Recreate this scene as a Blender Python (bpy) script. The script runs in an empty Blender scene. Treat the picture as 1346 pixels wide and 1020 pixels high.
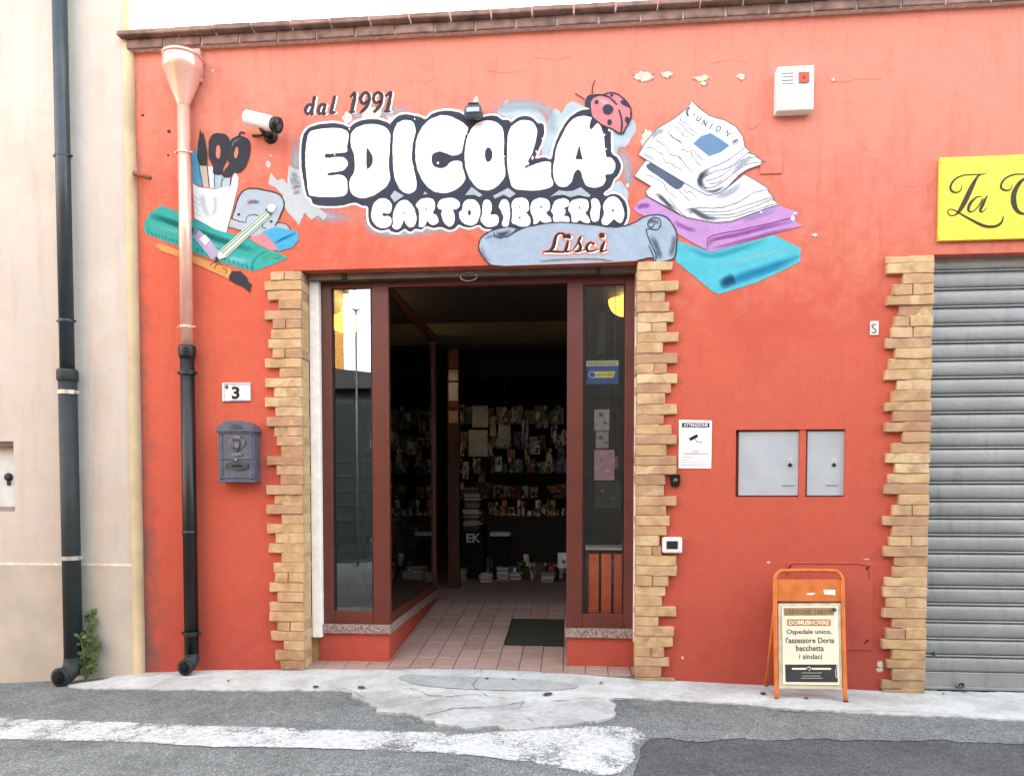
import bpy, bmesh, math, random
from mathutils import Vector, Matrix, noise as mnoise
from mathutils.geometry import tessellate_polygon, delaunay_2d_cdt
random.seed(7)
SC = bpy.context.scene
COL = SC.collection

# ------------------------------------------------------------------ camera
PW, PH = 1346.0, 1020.0
FOC, CX, CY = 970.0, 665.4, 677.3
YAW, PITCH = 0.0883, 0.0357
DIST = 5.4
def rot_rows():
    cy, sy, cp, sp = math.cos(YAW), math.sin(YAW), math.cos(PITCH), math.sin(PITCH)
    B = Matrix(((1, 0, 0), (0, 0, -1), (0, 1, 0)))
    Y = Matrix(((cy, 0, sy), (0, 1, 0), (-sy, 0, cy)))
    P = Matrix(((1, 0, 0), (0, cp, -sp), (0, sp, cp)))
    return P @ Y @ B
RM = rot_rows()
RT = RM.transposed()
def ray(px, py):
    return RT @ Vector(((px - CX) / FOC, (py - CY) / FOC, 1.0))
_d = ray(620, 883)
CAMZ = -_d.z / _d.y * DIST            # threshold level is z = 0
CAM = Vector((0.0, -DIST, CAMZ))
def W(px, py, Y=0.0):                 # photo point on the vertical plane at depth Y
    d = ray(px, py)
    t = (Y + DIST) / d.y
    return CAM + d * t
def WX(px, py, Y=0.0): return W(px, py, Y).x
def WZ(px, py, Y=0.0): return W(px, py, Y).z
cd = bpy.data.cameras.new('camera')
cam = bpy.data.objects.new('camera', cd)
COL.objects.link(cam)
cd.sensor_fit = 'HORIZONTAL'; cd.sensor_width = 36.0
cd.lens = FOC / PW * 36.0
cd.shift_x = (PW / 2 - CX) / PW
cd.shift_y = (CY - PH / 2) / PW
cd.clip_start = 0.05; cd.clip_end = 500
r0, r1, r2 = RM[0], RM[1], RM[2]
cam.matrix_world = Matrix(((r0[0], -r1[0], -r2[0], CAM.x), (r0[1], -r1[1], -r2[1], CAM.y),
                           (r0[2], -r1[2], -r2[2], CAM.z), (0, 0, 0, 1)))
SC.camera = cam

# ------------------------------------------------------------------ sky and sun (bright veiled sky)
SUN_EL, SUN_AZ = math.radians(30), math.radians(150)   # azimuth measured from -Y (out of the facade) towards +X
world = bpy.data.worlds.new('World'); SC.world = world; world.use_nodes = True
wn = world.node_tree; wn.nodes.clear()
sky = wn.nodes.new('ShaderNodeTexSky'); sky.sky_type = 'NISHITA'; sky.sun_disc = False
sky.sun_elevation = SUN_EL; sky.sun_rotation = math.pi - SUN_AZ
sky.air_density = 1.0; sky.dust_density = 4.0; sky.ozone_density = 1.0
hs = wn.nodes.new('ShaderNodeHueSaturation'); hs.inputs['Saturation'].default_value = 0.22
bg = wn.nodes.new('ShaderNodeBackground'); bg.inputs['Strength'].default_value = 0.15
wo = wn.nodes.new('ShaderNodeOutputWorld')
wn.links.new(sky.outputs[0], hs.inputs['Color']); wn.links.new(hs.outputs[0], bg.inputs['Color'])
wn.links.new(bg.outputs[0], wo.inputs[0])
sl = bpy.data.lights.new('sun', 'SUN'); sl.energy = 1.2; sl.angle = math.radians(20); sl.color = (1.0, 0.95, 0.87)
so = bpy.data.objects.new('sun', sl); COL.objects.link(so)
sdir = Vector((math.sin(SUN_AZ) * math.cos(SUN_EL), -math.cos(SUN_AZ) * math.cos(SUN_EL), math.sin(SUN_EL)))
so.rotation_euler = (-sdir).to_track_quat('-Z', 'Y').to_euler()
so.location = (3, -6, 9)
vs = SC.view_settings
vs.view_transform = 'Standard'; vs.look = 'None'; vs.gamma = 1.0; vs.use_curve_mapping = False
vs.exposure = 3.4
SC.cycles.max_bounces = 8; SC.cycles.transparent_max_bounces = 24
SC.cycles.use_denoising = True
SC.cycles.sample_clamp_indirect = 6.0

# ------------------------------------------------------------------ helpers
def lin(c):
    return c / 12.92 if c <= 0.04045 else ((c + 0.055) / 1.055) ** 2.4
def hexc(h, k=1.0):
    h = h.lstrip('#')
    return tuple(lin(int(h[i:i + 2], 16) / 255) * k for i in (0, 2, 4)) + (1.0,)
class NT:
    def __init__(s, name):
        s.m = bpy.data.materials.new(name); s.m.use_nodes = True
        s.t = s.m.node_tree; s.t.nodes.clear()
        s.out = s.n('ShaderNodeOutputMaterial')
    def n(s, typ, **kw):
        nd = s.t.nodes.new(typ)
        for k, v in kw.items():
            if k in nd.inputs: nd.inputs[k].default_value = v
            else: setattr(nd, k, v)
        return nd
    def l(s, a, b): s.t.links.new(a, b)
    def coord(s): return s.n('ShaderNodeTexCoord').outputs['Object']
    def pos(s): return s.n('ShaderNodeNewGeometry').outputs['Position']
    def noise(s, vec, scale, detail=4, rough=0.55, dist=0.0):
        nd = s.n('ShaderNodeTexNoise'); nd.inputs['Scale'].default_value = scale
        nd.inputs['Detail'].default_value = detail; nd.inputs['Roughness'].default_value = rough
        nd.inputs['Distortion'].default_value = dist
        s.l(vec, nd.inputs['Vector']); return nd.outputs['Fac']
    def ramp(s, fac, stops):
        nd = s.n('ShaderNodeValToRGB'); cr = nd.color_ramp
        while len(cr.elements) < len(stops): cr.elements.new(0.5)
        for e, (p, c) in zip(cr.elements, stops):
            e.position = p; e.color = c if len(c) == 4 else tuple(c) + (1,)
        s.l(fac, nd.inputs[0]); return nd.outputs[0]
    def mix(s, fac, a, b, mode='MIX'):
        nd = s.n('ShaderNodeMix', data_type='RGBA', blend_type=mode)
        for sock, v in ((nd.inputs[0], fac), (nd.inputs[6], a), (nd.inputs[7], b)):
            if hasattr(v, 'type') and hasattr(v, 'links'): s.l(v, sock)
            else: sock.default_value = v
        return nd.outputs[2]
    def math(s, op, a, b=0.0, clamp=False):
        nd = s.n('ShaderNodeMath', operation=op, use_clamp=clamp)
        for sock, v in ((nd.inputs[0], a), (nd.inputs[1], b)):
            if hasattr(v, 'links'): s.l(v, sock)
            else: sock.default_value = v
        return nd.outputs[0]
    def bsdf(s, col, rough=0.7, metal=0.0, spec=0.3, bump=None, bstr=0.3, bdist=0.01):
        b = s.n('ShaderNodeBsdfPrincipled')
        for sock, v in (('Base Color', col), ('Roughness', rough), ('Metallic', metal), ('Specular IOR Level', spec)):
            if hasattr(v, 'links'): s.l(v, b.inputs[sock])
            else: b.inputs[sock].default_value = v
        if bump is not None:
            bn = s.n('ShaderNodeBump'); bn.inputs['Strength'].default_value = bstr; bn.inputs['Distance'].default_value = bdist
            s.l(bump, bn.inputs['Height']); s.l(bn.outputs[0], b.inputs['Normal'])
        return b.outputs[0]
    def done(s, sh): s.l(sh, s.out.inputs[0]); return s.m

_mc = {}
def simple(hexv, rough=0.6, metal=0.0, k=0.8, var=0.12, scale=14.0, bstr=0.12, spec=0.3, rnd=0.0):
    key = (hexv, rough, metal, k, var, scale, bstr, spec, rnd)
    if key in _mc: return _mc[key]
    t = NT('surface_' + hexv.strip('#')); c = hexc(hexv, k)
    p = t.pos(); nz = t.noise(p, scale, 5)
    dark = tuple(x * (1 - var * 2) for x in c[:3]) + (1,)
    light = tuple(min(1, x * (1 + var)) for x in c[:3]) + (1,)
    col = t.ramp(nz, ((0.3, dark), (0.7, light)))
    if rnd:
        oi = t.n('ShaderNodeObjectInfo')
        col = t.mix(1.0, col, t.ramp(oi.outputs['Random'], ((0, (1 - rnd,) * 3), (1, (1 + rnd * .3,) * 3))), 'MULTIPLY')
    rg = t.math('ADD', t.math('MULTIPLY', t.noise(p, scale * 3, 3), 0.16), rough - 0.08, True)
    m = t.done(t.bsdf(col, rg, metal, spec, t.noise(p, scale * 9, 3), bstr, 0.004))
    _mc[key] = m; return m
def paint(hexv, k=0.8):
    key = ('paint', hexv, k)
    if key in _mc: return _mc[key]
    t = NT('wall_paint_' + hexv.strip('#')); c = hexc(hexv, k); p = t.pos()
    n1 = t.noise(p, 7, 6, 0.65, 0.6); n2 = t.noise(p, 55, 5, 0.65); n3 = t.noise(p, 24, 5, 0.7, 0.8)
    col = t.ramp(n1, ((0.3, tuple(x * 0.86 for x in c[:3])), (0.7, tuple(min(1, x * 1.05) for x in c[:3]))))
    col = t.mix(1.0, col, t.ramp(n2, ((0.3, (0.92,) * 3), (0.6, (1.0,) * 3))), 'MULTIPLY')
    col = t.mix(t.ramp(n3, ((0.66, (0, 0, 0)), (0.74, (0.45,) * 3))), col, hexc('#c9a79c', 0.8))   # coat worn thin in places
    _mc[key] = t.done(t.bsdf(col, 0.8, 0, 0.15, t.math('ADD', t.math('MULTIPLY', n2, 0.5), n1), 0.35, 0.012)); return _mc[key]
def soft(hexv, k=0.8):
    key = ('soft', hexv, k)
    if key in _mc: return _mc[key]
    t = NT('sprayed_' + hexv.strip('#'))
    a = t.n('ShaderNodeAttribute', attribute_name='alpha')
    nz = t.noise(t.pos(), 60, 3)
    f = t.math('MULTIPLY', a.outputs['Fac'], t.math('ADD', t.math('MULTIPLY', nz, 0.5), 0.75), True)
    mx = t.n('ShaderNodeMixShader'); t.l(f, mx.inputs[0])
    t.l(t.n('ShaderNodeBsdfTransparent').outputs[0], mx.inputs[1])
    t.l(t.bsdf(hexc(hexv, k), 0.8, 0, 0.1), mx.inputs[2])
    _mc[key] = t.done(mx.outputs[0]); return _mc[key]
def emit(hexv, strength):
    t = NT('glow'); e = t.n('ShaderNodeEmission'); e.inputs[0].default_value = hexc(hexv); e.inputs[1].default_value = strength
    return t.done(e.outputs[0])

def tag(o, label=None, cat=None, group=None, kind=None):
    if label: o['label'] = label
    if cat: o['category'] = cat
    if group: o['group'] = group
    if kind: o['kind'] = kind
    return o
def empty(name, loc=(0, 0, 0), label=None, cat=None, group=None):
    o = bpy.data.objects.new(name, None); COL.objects.link(o); o.location = loc; o.empty_display_size = 0.1
    return tag(o, label, cat, group)
def link(name, me, mat=None, parent=None):
    o = bpy.data.objects.new(name, me); COL.objects.link(o)
    if mat is not None and not me.materials: me.materials.append(mat)
    if parent is not None:
        o.parent = parent
        off = Vector((0, 0, 0)); q = parent
        while q is not None: off += q.location; q = q.parent
        o.location = -off
    return o
def obj(name, verts, faces, mat=None, parent=None, smooth=False):
    me = bpy.data.meshes.new(name); me.from_pydata([tuple(v) for v in verts], [], faces); me.update()
    if smooth: me.polygons.foreach_set('use_smooth', [True] * len(me.polygons))
    return link(name, me, mat, parent)
def obm(name, bm, mat=None, parent=None, smooth=False):
    bmesh.ops.recalc_face_normals(bm, faces=bm.faces)
    me = bpy.data.meshes.new(name); bm.to_mesh(me); bm.free()
    if smooth: me.polygons.foreach_set('use_smooth', [True] * len(me.polygons))
    return link(name, me, mat, parent)
def box_bm(bm, x0, x1, y0, y1, z0, z1, bev=0.0, seg=1, jit=0.0):
    vs_ = [bm.verts.new((x, y, z)) for x in (x0, x1) for y in (y0, y1) for z in (z0, z1)]
    if jit:
        for v in vs_: v.co += Vector((random.uniform(-jit, jit), random.uniform(-jit, jit), random.uniform(-jit, jit)))
    fs = [bm.faces.new([vs_[i] for i in f]) for f in ((0, 1, 3, 2), (4, 6, 7, 5), (0, 4, 5, 1), (2, 3, 7, 6), (0, 2, 6, 4), (1, 5, 7, 3))]
    if bev:
        es = list({e for f in fs for e in f.edges})
        bmesh.ops.bevel(bm, geom=es, offset=bev, segments=seg, profile=0.6, affect='EDGES')
def box(name, x0, x1, y0, y1, z0, z1, mat, parent=None, bev=0.0, seg=1, jit=0.0):
    bm = bmesh.new(); box_bm(bm, x0, x1, y0, y1, z0, z1, bev, seg, jit)
    return obm(name, bm, mat, parent)
def tube_bm(bm, pts, rad, n=12, caps=True):
    pts = [Vector(p) for p in pts]
    if not hasattr(rad, '__len__'): rad = [rad] * len(pts)
    rings = []; up = None
    for i, p in enumerate(pts):
        a = pts[max(i - 1, 0)]; b = pts[min(i + 1, len(pts) - 1)]
        d = (b - a).normalized()
        if up is None:
            up = Vector((0, 0, 1)) if abs(d.z) < 0.9 else Vector((1, 0, 0))
        s = d.cross(up).normalized(); up = s.cross(d).normalized()
        rings.append([bm.verts.new(p + (s * math.cos(2 * math.pi * k / n) + up * math.sin(2 * math.pi * k / n)) * rad[i]) for k in range(n)])
    for a, b in zip(rings, rings[1:]):
        for k in range(n): bm.faces.new((a[k], a[(k + 1) % n], b[(k + 1) % n], b[k]))
    if caps: bm.faces.new(rings[0]); bm.faces.new(rings[-1])
def tube(name, pts, rad, mat, parent=None, n=14, caps=True):
    bm = bmesh.new(); tube_bm(bm, pts, rad, n, caps)
    o = obm(name, bm, mat, parent, True)
    return o
def cat_rom(pts, closed=True, n=5):
    out = []; N = len(pts)
    rng = range(N) if closed else range(N - 1)
    for i in rng:
        if closed: p0, p1, p2, p3 = pts[i - 1], pts[i], pts[(i + 1) % N], pts[(i + 2) % N]
        else: p0, p1, p2, p3 = pts[max(i - 1, 0)], pts[i], pts[i + 1], pts[min(i + 2, N - 1)]
        for k in range(n):
            t = k / n; t2, t3 = t * t, t * t * t
            out.append(tuple(0.5 * (2 * b + (c - a) * t + (2 * a - 5 * b + 4 * c - d) * t2 + (-a + 3 * b - 3 * c + d) * t3)
                             for a, b, c, d in zip(p0, p1, p2, p3)))
    if not closed: out.append(tuple(pts[-1]))
    return out
def zz(ox, oy, s, pts): return [(ox + p[0] / s, oy + p[1] / s) + tuple(w / s for w in p[2:]) for p in pts]
# map: function (px,py,lift)->world
def on_wall(px, py, lift):            # hand-painted edges waver a little
    return W(px + 0.55 * mnoise.noise((px * 0.21, py * 0.21, 5.5)) + 0.35 * mnoise.noise((px * 0.7, py * 0.7, 1.5)),
             py + 0.55 * mnoise.noise((px * 0.21, py * 0.21, 9.5)) + 0.35 * mnoise.noise((px * 0.7, py * 0.7, 3.5)), -lift)
_ly = [0]
def lift(layer):
    _ly[0] = (_ly[0] + 1) % 7
    return 0.0016 + 0.0011 * layer + 0.00011 * _ly[0]
def patch(name, pts, mat, parent, layer=0, smooth=True, mp=on_wall, n=5):
    q = cat_rom(pts, True, n) if smooth else list(pts)
    L = lift(layer)
    tri = tessellate_polygon([[Vector((a, b, 0)) for a, b in q]])
    return obj(name, [mp(a, b, L) for a, b in q], [tuple(t) for t in tri], mat, parent)
def ell(cx, cy, rx, ry, rot=0.0, n=20):
    c, s = math.cos(rot), math.sin(rot)
    return [(cx + rx * math.cos(a) * c - ry * math.sin(a) * s, cy + rx * math.cos(a) * s + ry * math.sin(a) * c)
            for a in (2 * math.pi * i / n for i in range(n))]
def ribbon(pts, w, closed=False, n=5, smooth=True, caps=True):
    """polyline px points (x,y[,w]) -> verts 2D, faces"""
    P = [(p[0], p[1], p[2] if len(p) > 2 else w) for p in pts]
    q = cat_rom(P, closed, n) if smooth else P
    if not closed and caps:
        def cap(a, b):
            dx, dy = a[0] - b[0], a[1] - b[1]; l = math.hypot(dx, dy) or 1
            h = a[2] * 0.5
            return [(a[0] + dx / l * h * f, a[1] + dy / l * h * f, a[2] * g) for f, g in ((1.0, 0.25), (0.86, 0.5), (0.5, 0.86))]
        c0 = cap(q[0], q[1]); c1 = cap(q[-1], q[-2])
        q = c0 + q + c1[::-1]
    N = len(q); vl, vr = [], []
    for i in range(N):
        a = q[i - 1] if (closed or i > 0) else q[0]; b = q[(i + 1) % N] if (closed or i < N - 1) else q[-1]
        dx, dy = b[0] - a[0], b[1] - a[1]; l = math.hypot(dx, dy) or 1
        nx, ny = -dy / l, dx / l; h = max(q[i][2], 0.05) / 2
        vl.append((q[i][0] + nx * h, q[i][1] + ny * h)); vr.append((q[i][0] - nx * h, q[i][1] - ny * h))
    return q, vl, vr
def brush(name, pts, w, mat, parent, layer=0, closed=False, smooth=True, mp=on_wall, n=5, caps=True):
    q, vl, vr = ribbon(pts, w, closed, n, smooth, caps); N = len(vl); L = lift(layer)
    v = [mp(a, b, L) for a, b in vl] + [mp(a, b, L) for a, b in vr]
    f = [(i, (i + 1) % N, N + (i + 1) % N, N + i) for i in range(N if closed else N - 1)]
    return obj(name, v, f, mat, parent)
def brushes(name, strokes, mat, parent, layer=0, mp=on_wall, n=5, smooth=True):
    """several strokes of one drawn mark joined into one flat mesh"""
    V, F = [], []
    for pts, w in strokes:
        q, vl, vr = ribbon(pts, w, False, n, smooth); N = len(vl); L = lift(layer); o = len(V)
        V += [mp(a, b, L) for a, b in vl] + [mp(a, b, L) for a, b in vr]
        F += [(o + i, o + i + 1, o + N + i + 1, o + N + i) for i in range(N - 1)]
    return obj(name, V, F, mat, parent)
def spray(name, pts, w, hexv, parent, layer=0, amax=0.8, mp=on_wall, k=0.8, closed=False):
    """soft-edged sprayed pigment along a stroke"""
    q, vl, vr = ribbon(pts, w, closed, 5, True, False); N = len(q); L = lift(layer)
    V, A, F = [], [], []
    for i in range(N):
        e = 1.0 if closed else min(1.0, 1.6 * min(i, N - 1 - i) / max(1, N - 1) * 2)
        for t in (0, 0.25, 0.5, 0.75, 1):
            x = vl[i][0] * (1 - t) + vr[i][0] * t; y = vl[i][1] * (1 - t) + vr[i][1] * t
            V.append(mp(x, y, L)); A.append(amax * e * {0: 0, 0.25: .6, 0.5: 1, 0.75: .6, 1: 0}[t])
    M = N if closed else N - 1
    for i in range(M):
        for j in range(4):
            a = i * 5 + j; b = ((i + 1) % N) * 5 + j
            F.append((a, a + 1, b + 1, b))
    o = obj(name, V, F, soft(hexv, k), parent)
    at = o.data.attributes.new('alpha', 'FLOAT', 'POINT'); at.data.foreach_set('value', A)
    return o
_tc = {}
def glyphs(s, shear=0.0, offset=0.0):
    key = (s, shear, offset)
    if key in _tc: return _tc[key]
    c = bpy.data.curves.new('text', 'FONT'); c.body = s; c.shear = shear; c.offset = offset; c.resolution_u = 3
    o = bpy.data.objects.new('text', c); COL.objects.link(o)
    dg = bpy.context.evaluated_depsgraph_get(); dg.update()
    me = bpy.data.meshes.new_from_object(o.evaluated_get(dg))
    V = [(v.co.x, v.co.y) for v in me.vertices]; F = [tuple(p.vertices) for p in me.polygons]
    bpy.data.objects.remove(o); bpy.data.curves.remove(c); bpy.data.meshes.remove(me)
    x0 = min(v[0] for v in V); x1 = max(v[0] for v in V); y0 = min(v[1] for v in V); y1 = max(v[1] for v in V)
    V = [((x - x0) / (x1 - x0), (y - y0) / (y1 - y0)) for x, y in V]
    _tc[key] = (V, F); return _tc[key]
def text(name, s, quad, mat, parent, layer=0, mp=on_wall, shear=0.0, offset=0.0):
    """quad = (x0, ytop, x1, ybottom) px, or four corners TL,TR,BR,BL"""
    if not hasattr(quad[0], '__len__'):
        x0, ya, x1, yb = quad; quad = ((x0, ya), (x1, ya), (x1, yb), (x0, yb))
    TL, TR, BR, BL = quad; V, F = glyphs(s, shear, offset); L = lift(layer); out = []
    for u, v in V:
        x = (TL[0] * (1 - u) + TR[0] * u) * v + (BL[0] * (1 - u) + BR[0] * u) * (1 - v)
        y = (TL[1] * (1 - u) + TR[1] * u) * v + (BL[1] * (1 - u) + BR[1] * u) * (1 - v)
        out.append(mp(x, y, L))
    return obj(name, out, F, mat, parent)

# ------------------------------------------------------------------ ground
_gk = [(W(px, py, 0.0).x, W(px, py, 0.0).z) for px, py in
       ((-400, 899), (0, 896), (95, 892), (185, 886), (300, 882.5), (412, 882), (620, 884), (740, 888), (840, 894.5), (1010, 903), (1190, 911.5), (1346, 915), (1800, 922))]
def zg(x):
    if x <= _gk[0][0]: return _gk[0][1]
    for (a, za), (b, zb) in zip(_gk, _gk[1:]):
        if x <= b:
            t = (x - a) / (b - a); t = t * 0.5 + (t * t * (3 - 2 * t)) * 0.5
            return za + (zb - za) * t
    return _gk[-1][1]
def G(px, py):
    d = ray(px, py); x, z = 0.0, 0.0
    for _ in range(12):
        t = (z - CAM.z) / d.z; p = CAM + d * t; z = zg(p.x)
    return p
def ground_sheet(name, px_pts, mat, h, kind='structure', parent=None, smooth=True, jit=0.0, skirt=True, grid=0.12, n=6):
    q = cat_rom(px_pts, True, n) if smooth else px_pts
    P = [G(a, b) for a, b in q]
    P2 = []
    for i, p in enumerate(P):
        d = mnoise.noise((p.x * 5, p.y * 5, 3.1)) * jit * 1.5 + mnoise.noise((p.x * 17, p.y * 17, 7.7)) * jit * 1.1 + mnoise.noise((p.x * 55, p.y * 55, 1.7)) * jit * 0.7
        P2.append(Vector((p.x + d * 0.6, p.y + d)))
    nb = len(P2)
    x0 = min(p.x for p in P2); x1 = max(p.x for p in P2); y0 = min(p.y for p in P2); y1 = max(p.y for p in P2)
    pts = list(P2)
    gx = int((x1 - x0) / grid); gy = int((y1 - y0) / grid)
    def inside(x, y):
        c = False
        for i in range(nb):
            a, b = P2[i], P2[i - 1]
            if (a.y > y) != (b.y > y) and x < (b.x - a.x) * (y - a.y) / (b.y - a.y) + a.x: c = not c
        return c
    for i in range(1, gx):
        for j in range(1, gy + 1):
            x = x0 + i * grid; y = y0 + j * grid
            if inside(x, y): pts.append(Vector((x, y)))
    r = delaunay_2d_cdt(pts, [(i, (i + 1) % nb) for i in range(nb)], [list(range(nb))], 1, 1e-5)
    vv, ff = r[0], [list(f) for f in r[2]]
    V = [(v.x, v.y, zg(v.x) + h) for v in vv]; F = [tuple(f) for f in ff]
    if skirt:
        bc = {}
        for f in F:
            for a, b in zip(f, f[1:] + f[:1]): bc[(a, b)] = 1
        for (a, b) in list(bc):
            if (b, a) not in bc:
                V.append((V[a][0], V[a][1], zg(V[a][0]) - 0.02)); V.append((V[b][0], V[b][1], zg(V[b][0]) - 0.02))
                F.append((b, a, len(V) - 2, len(V) - 1))
    o = obj(name, V, F, mat, parent)
    if name == 'road_marking':
        used = {}
        for f in F:
            for a, b in zip(f, f[1:] + f[:1]): used[(a, b)] = 1
        E_ = [0.0] * len(V)
        for (a, b) in used:
            if (b, a) not in used: E_[a] = E_[b] = 1.0
        at = o.data.attributes.new('edge', 'FLOAT', 'POINT'); at.data.foreach_set('value', E_)
    if kind: o['kind'] = kind
    return o
def asphalt(name, c0, c1, c2, sc=1.0):
    t = NT(name); p = t.pos()
    sp = t.n('ShaderNodeTexVoronoi'); sp.inputs['Scale'].default_value = 150 * sc; t.l(p, sp.inputs['Vector'])
    spk = t.ramp(sp.outputs['Color'], ((0.25, c0), (0.6, c1), (0.95, c2)))
    big = t.ramp(t.noise(p, 2.2, 6, 0.65), ((0.3, (0.72,) * 3), (0.7, (1.15,) * 3)))
    mid = t.ramp(t.noise(p, 16, 4, 0.6), ((0.3, (0.82,) * 3), (0.7, (1.12,) * 3)))
    col = t.mix(1.0, t.mix(1.0, spk, big, 'MULTIPLY'), mid, 'MULTIPLY')
    h = t.math('ADD', sp.outputs['Distance'], t.math('MULTIPLY', t.noise(p, 40, 4), 0.6))
    return t.done(t.bsdf(col, 0.9, 0, 0.25, h, 0.55, 0.006))
M_road = asphalt('asphalt_dark', hexc('#424547'), hexc('#525557'), hexc('#6a6e70'))
M_old = asphalt('asphalt_old', hexc('#5d6262'), hexc('#717675'), hexc('#969b9a'), 0.95)
def concrete(name, base, dirt, amt=0.5):
    t = NT(name); p = t.pos()
    n1 = t.noise(p, 3.0, 6, 0.65, 0.4); n2 = t.noise(p, 28, 5, 0.6)
    col = t.mix(t.ramp(n1, ((0.4, (0, 0, 0)), (0.72, (amt,) * 3))), base, dirt)
    col = t.mix(1.0, col, t.ramp(n2, ((0.25, (0.8,) * 3), (0.6, (1.05,) * 3))), 'MULTIPLY')
    sp = t.n('ShaderNodeTexVoronoi'); sp.inputs['Scale'].default_value = 34; t.l(p, sp.inputs['Vector'])
    pit = t.ramp(sp.outputs['Distance'], ((0.06, (0.45,) * 3), (0.1, (1,) * 3)))
    rare = t.ramp(t.noise(p, 9, 2), ((0.6, (0, 0, 0)), (0.66, (1, 1, 1))))
    col = t.mix(rare, col, t.mix(1.0, col, pit, 'MULTIPLY'))
    return t.done(t.bsdf(col, 0.9, 0, 0.2, n2, 0.4, 0.006))
M_pave = concrete('pavement_concrete', hexc('#d0d5d4', 0.8), hexc('#9c9e97', 0.72), 0.7)
M_patch = concrete('patch_concrete', hexc('#c6caca', 0.76), hexc('#90938f', 0.72), 0.8)
def worn_white():
    t = NT('worn_road_paint'); p = t.pos()
    a = t.noise(p, 45, 5, 0.75); b = t.noise(p, 3.5, 4, 0.6)
    sp = t.n('ShaderNodeTexVoronoi'); sp.inputs['Scale'].default_value = 120; t.l(p, sp.inputs['Vector'])
    v = t.math('ADD', t.math('MULTIPLY', a, 0.5), t.math('MULTIPLY', b, 0.85))
    v = t.math('ADD', v, t.math('MULTIPLY', sp.outputs['Distance'], 0.28))
    ed = t.n('ShaderNodeAttribute', attribute_name='edge')
    v = t.math('ADD', v, t.math('MULTIPLY', ed.outputs['Fac'], 0.13))
    f = t.ramp(v, ((0.86, (1, 1, 1)), (1.03, (0, 0, 0))))
    mx = t.n('ShaderNodeMixShader'); t.l(f, mx.inputs[0])
    t.l(t.n('ShaderNodeBsdfTransparent').outputs[0], mx.inputs[1])
    col = t.ramp(t.noise(p, 30, 4), ((0.3, hexc('#b4b9b9', 0.72)), (0.7, hexc('#d9dede', 0.8))))
    t.l(t.bsdf(col, 0.8, 0, 0.2, a, 0.3, 0.004), mx.inputs[2])
    return t.done(mx.outputs[0])
M_white = worn_white()
# base road: one sheet to the horizon
xs = sorted(set([-220, -60, -25, -12, -8] + [-7 + 0.25 * i for i in range(61)] + [12, 25, 60, 220])); ys = [-160, -40, -14, -8, -4, -2, -1, -0.5, -0.02, 0.3]
V = [(x, y, zg(x)) for y in ys for x in xs]; n_ = len(xs)
road = obj('road', V, [(j * n_ + i, j * n_ + i + 1, (j + 1) * n_ + i + 1, (j + 1) * n_ + i) for j in range(len(ys) - 1) for i in range(n_ - 1)], M_road)
tag(road, kind='structure')
# strip of older, paler asphalt along the kerbless pavement
ground_sheet('road_edge', [(-260, 890), (60, 888), (420, 888), (900, 897), (1500, 917), (2300, 940), (2320, 1000), (1600, 984), (1500, 981), (1346, 978), (1200, 974), (1000, 972), (905, 974), (862, 971),
                           (845, 979), (838, 1003), (826, 1030), (800, 1075), (500, 1090), (0, 1090), (-260, 1075), (-290, 980)], M_old, 0.004, jit=0.022, skirt=False, n=18)
PAVE_EDGE = [(88, 904), (130, 907), (200, 908), (300, 908.5), (400, 909), (455, 910), (472, 918), (492, 929), (520, 936), (552, 943), (590, 954), (615, 958), (655, 957), (690, 958), (730, 953), (775, 949),
             (800, 941), (795, 931), (788, 923), (820, 920.5), (850, 921), (950, 926), (1050, 934), (1200, 942), (1346, 948), (1600, 958), (2300, 985)]
def wy(px): # facade foot in px
    p = W(px, 880, 0.0); d = Vector((p.x, 0.05, zg(p.x))) - CAM
    c = RM @ d; return CY + FOC * c.y / c.z
PAVE_BACK = [(px, wy(px)) for px in (2300, 1600, 1346, 1200, 1000, 840, 740, 620, 500, 400, 300, 200, 165)]
pave = ground_sheet('pavement', PAVE_EDGE + PAVE_BACK + [(140, 894), (110, 899)], M_pave, 0.014, jit=0.02, n=22, grid=0.1)
ground_sheet('pavement_patch', [(470, 914), (520, 914), (560, 921), (600, 921), (640, 925), (700, 927), (760, 925), (795, 922), (806, 931), (806, 944), (778, 952), (732, 957), (690, 962), (650, 960), (614, 962), (588, 957), (550, 946), (518, 939), (488, 932)],
             M_patch, 0.019, jit=0.03, n=14, skirt=True)
ground_sheet('pavement_step', [(530, 890), (640, 893), (720, 897), (760, 906), (700, 911), (600, 908), (545, 902)], concrete('grey_cement', hexc('#bcc1bf', 0.72), hexc('#9aa09e', 0.7), 0.7), 0.018, jit=0.012, n=6, skirt=False)
band = ground_sheet('road_marking', [(-260, 938), (-100, 941), (0, 945), (150, 950), (300, 956), (450, 961), (560, 963), (620, 966), (680, 960), (740, 958), (800, 955), (838, 960), (849, 972), (835, 985),
                                      (833, 1000), (815, 1017), (785, 1021), (745, 1013), (690, 1003), (600, 993), (450, 986), (300, 983), (150, 977), (0, 973), (-260, 968)], M_white, 0.009, jit=0.014, n=8, skirt=False, grid=0.06)
def on_ground(px, py, l):
    p = G(px, py); return Vector((p.x, p.y, zg(p.x) + 0.0195 + l))
M_crack = simple('#57544d', 0.95, 0, 0.7, 0.1, 20)
def wig(pts, amp=1.2, n=6):
    q = cat_rom(pts, False, n)
    return [(a + random.uniform(-amp, amp), b + random.uniform(-amp, amp) * 0.6) for a, b in q]
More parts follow.
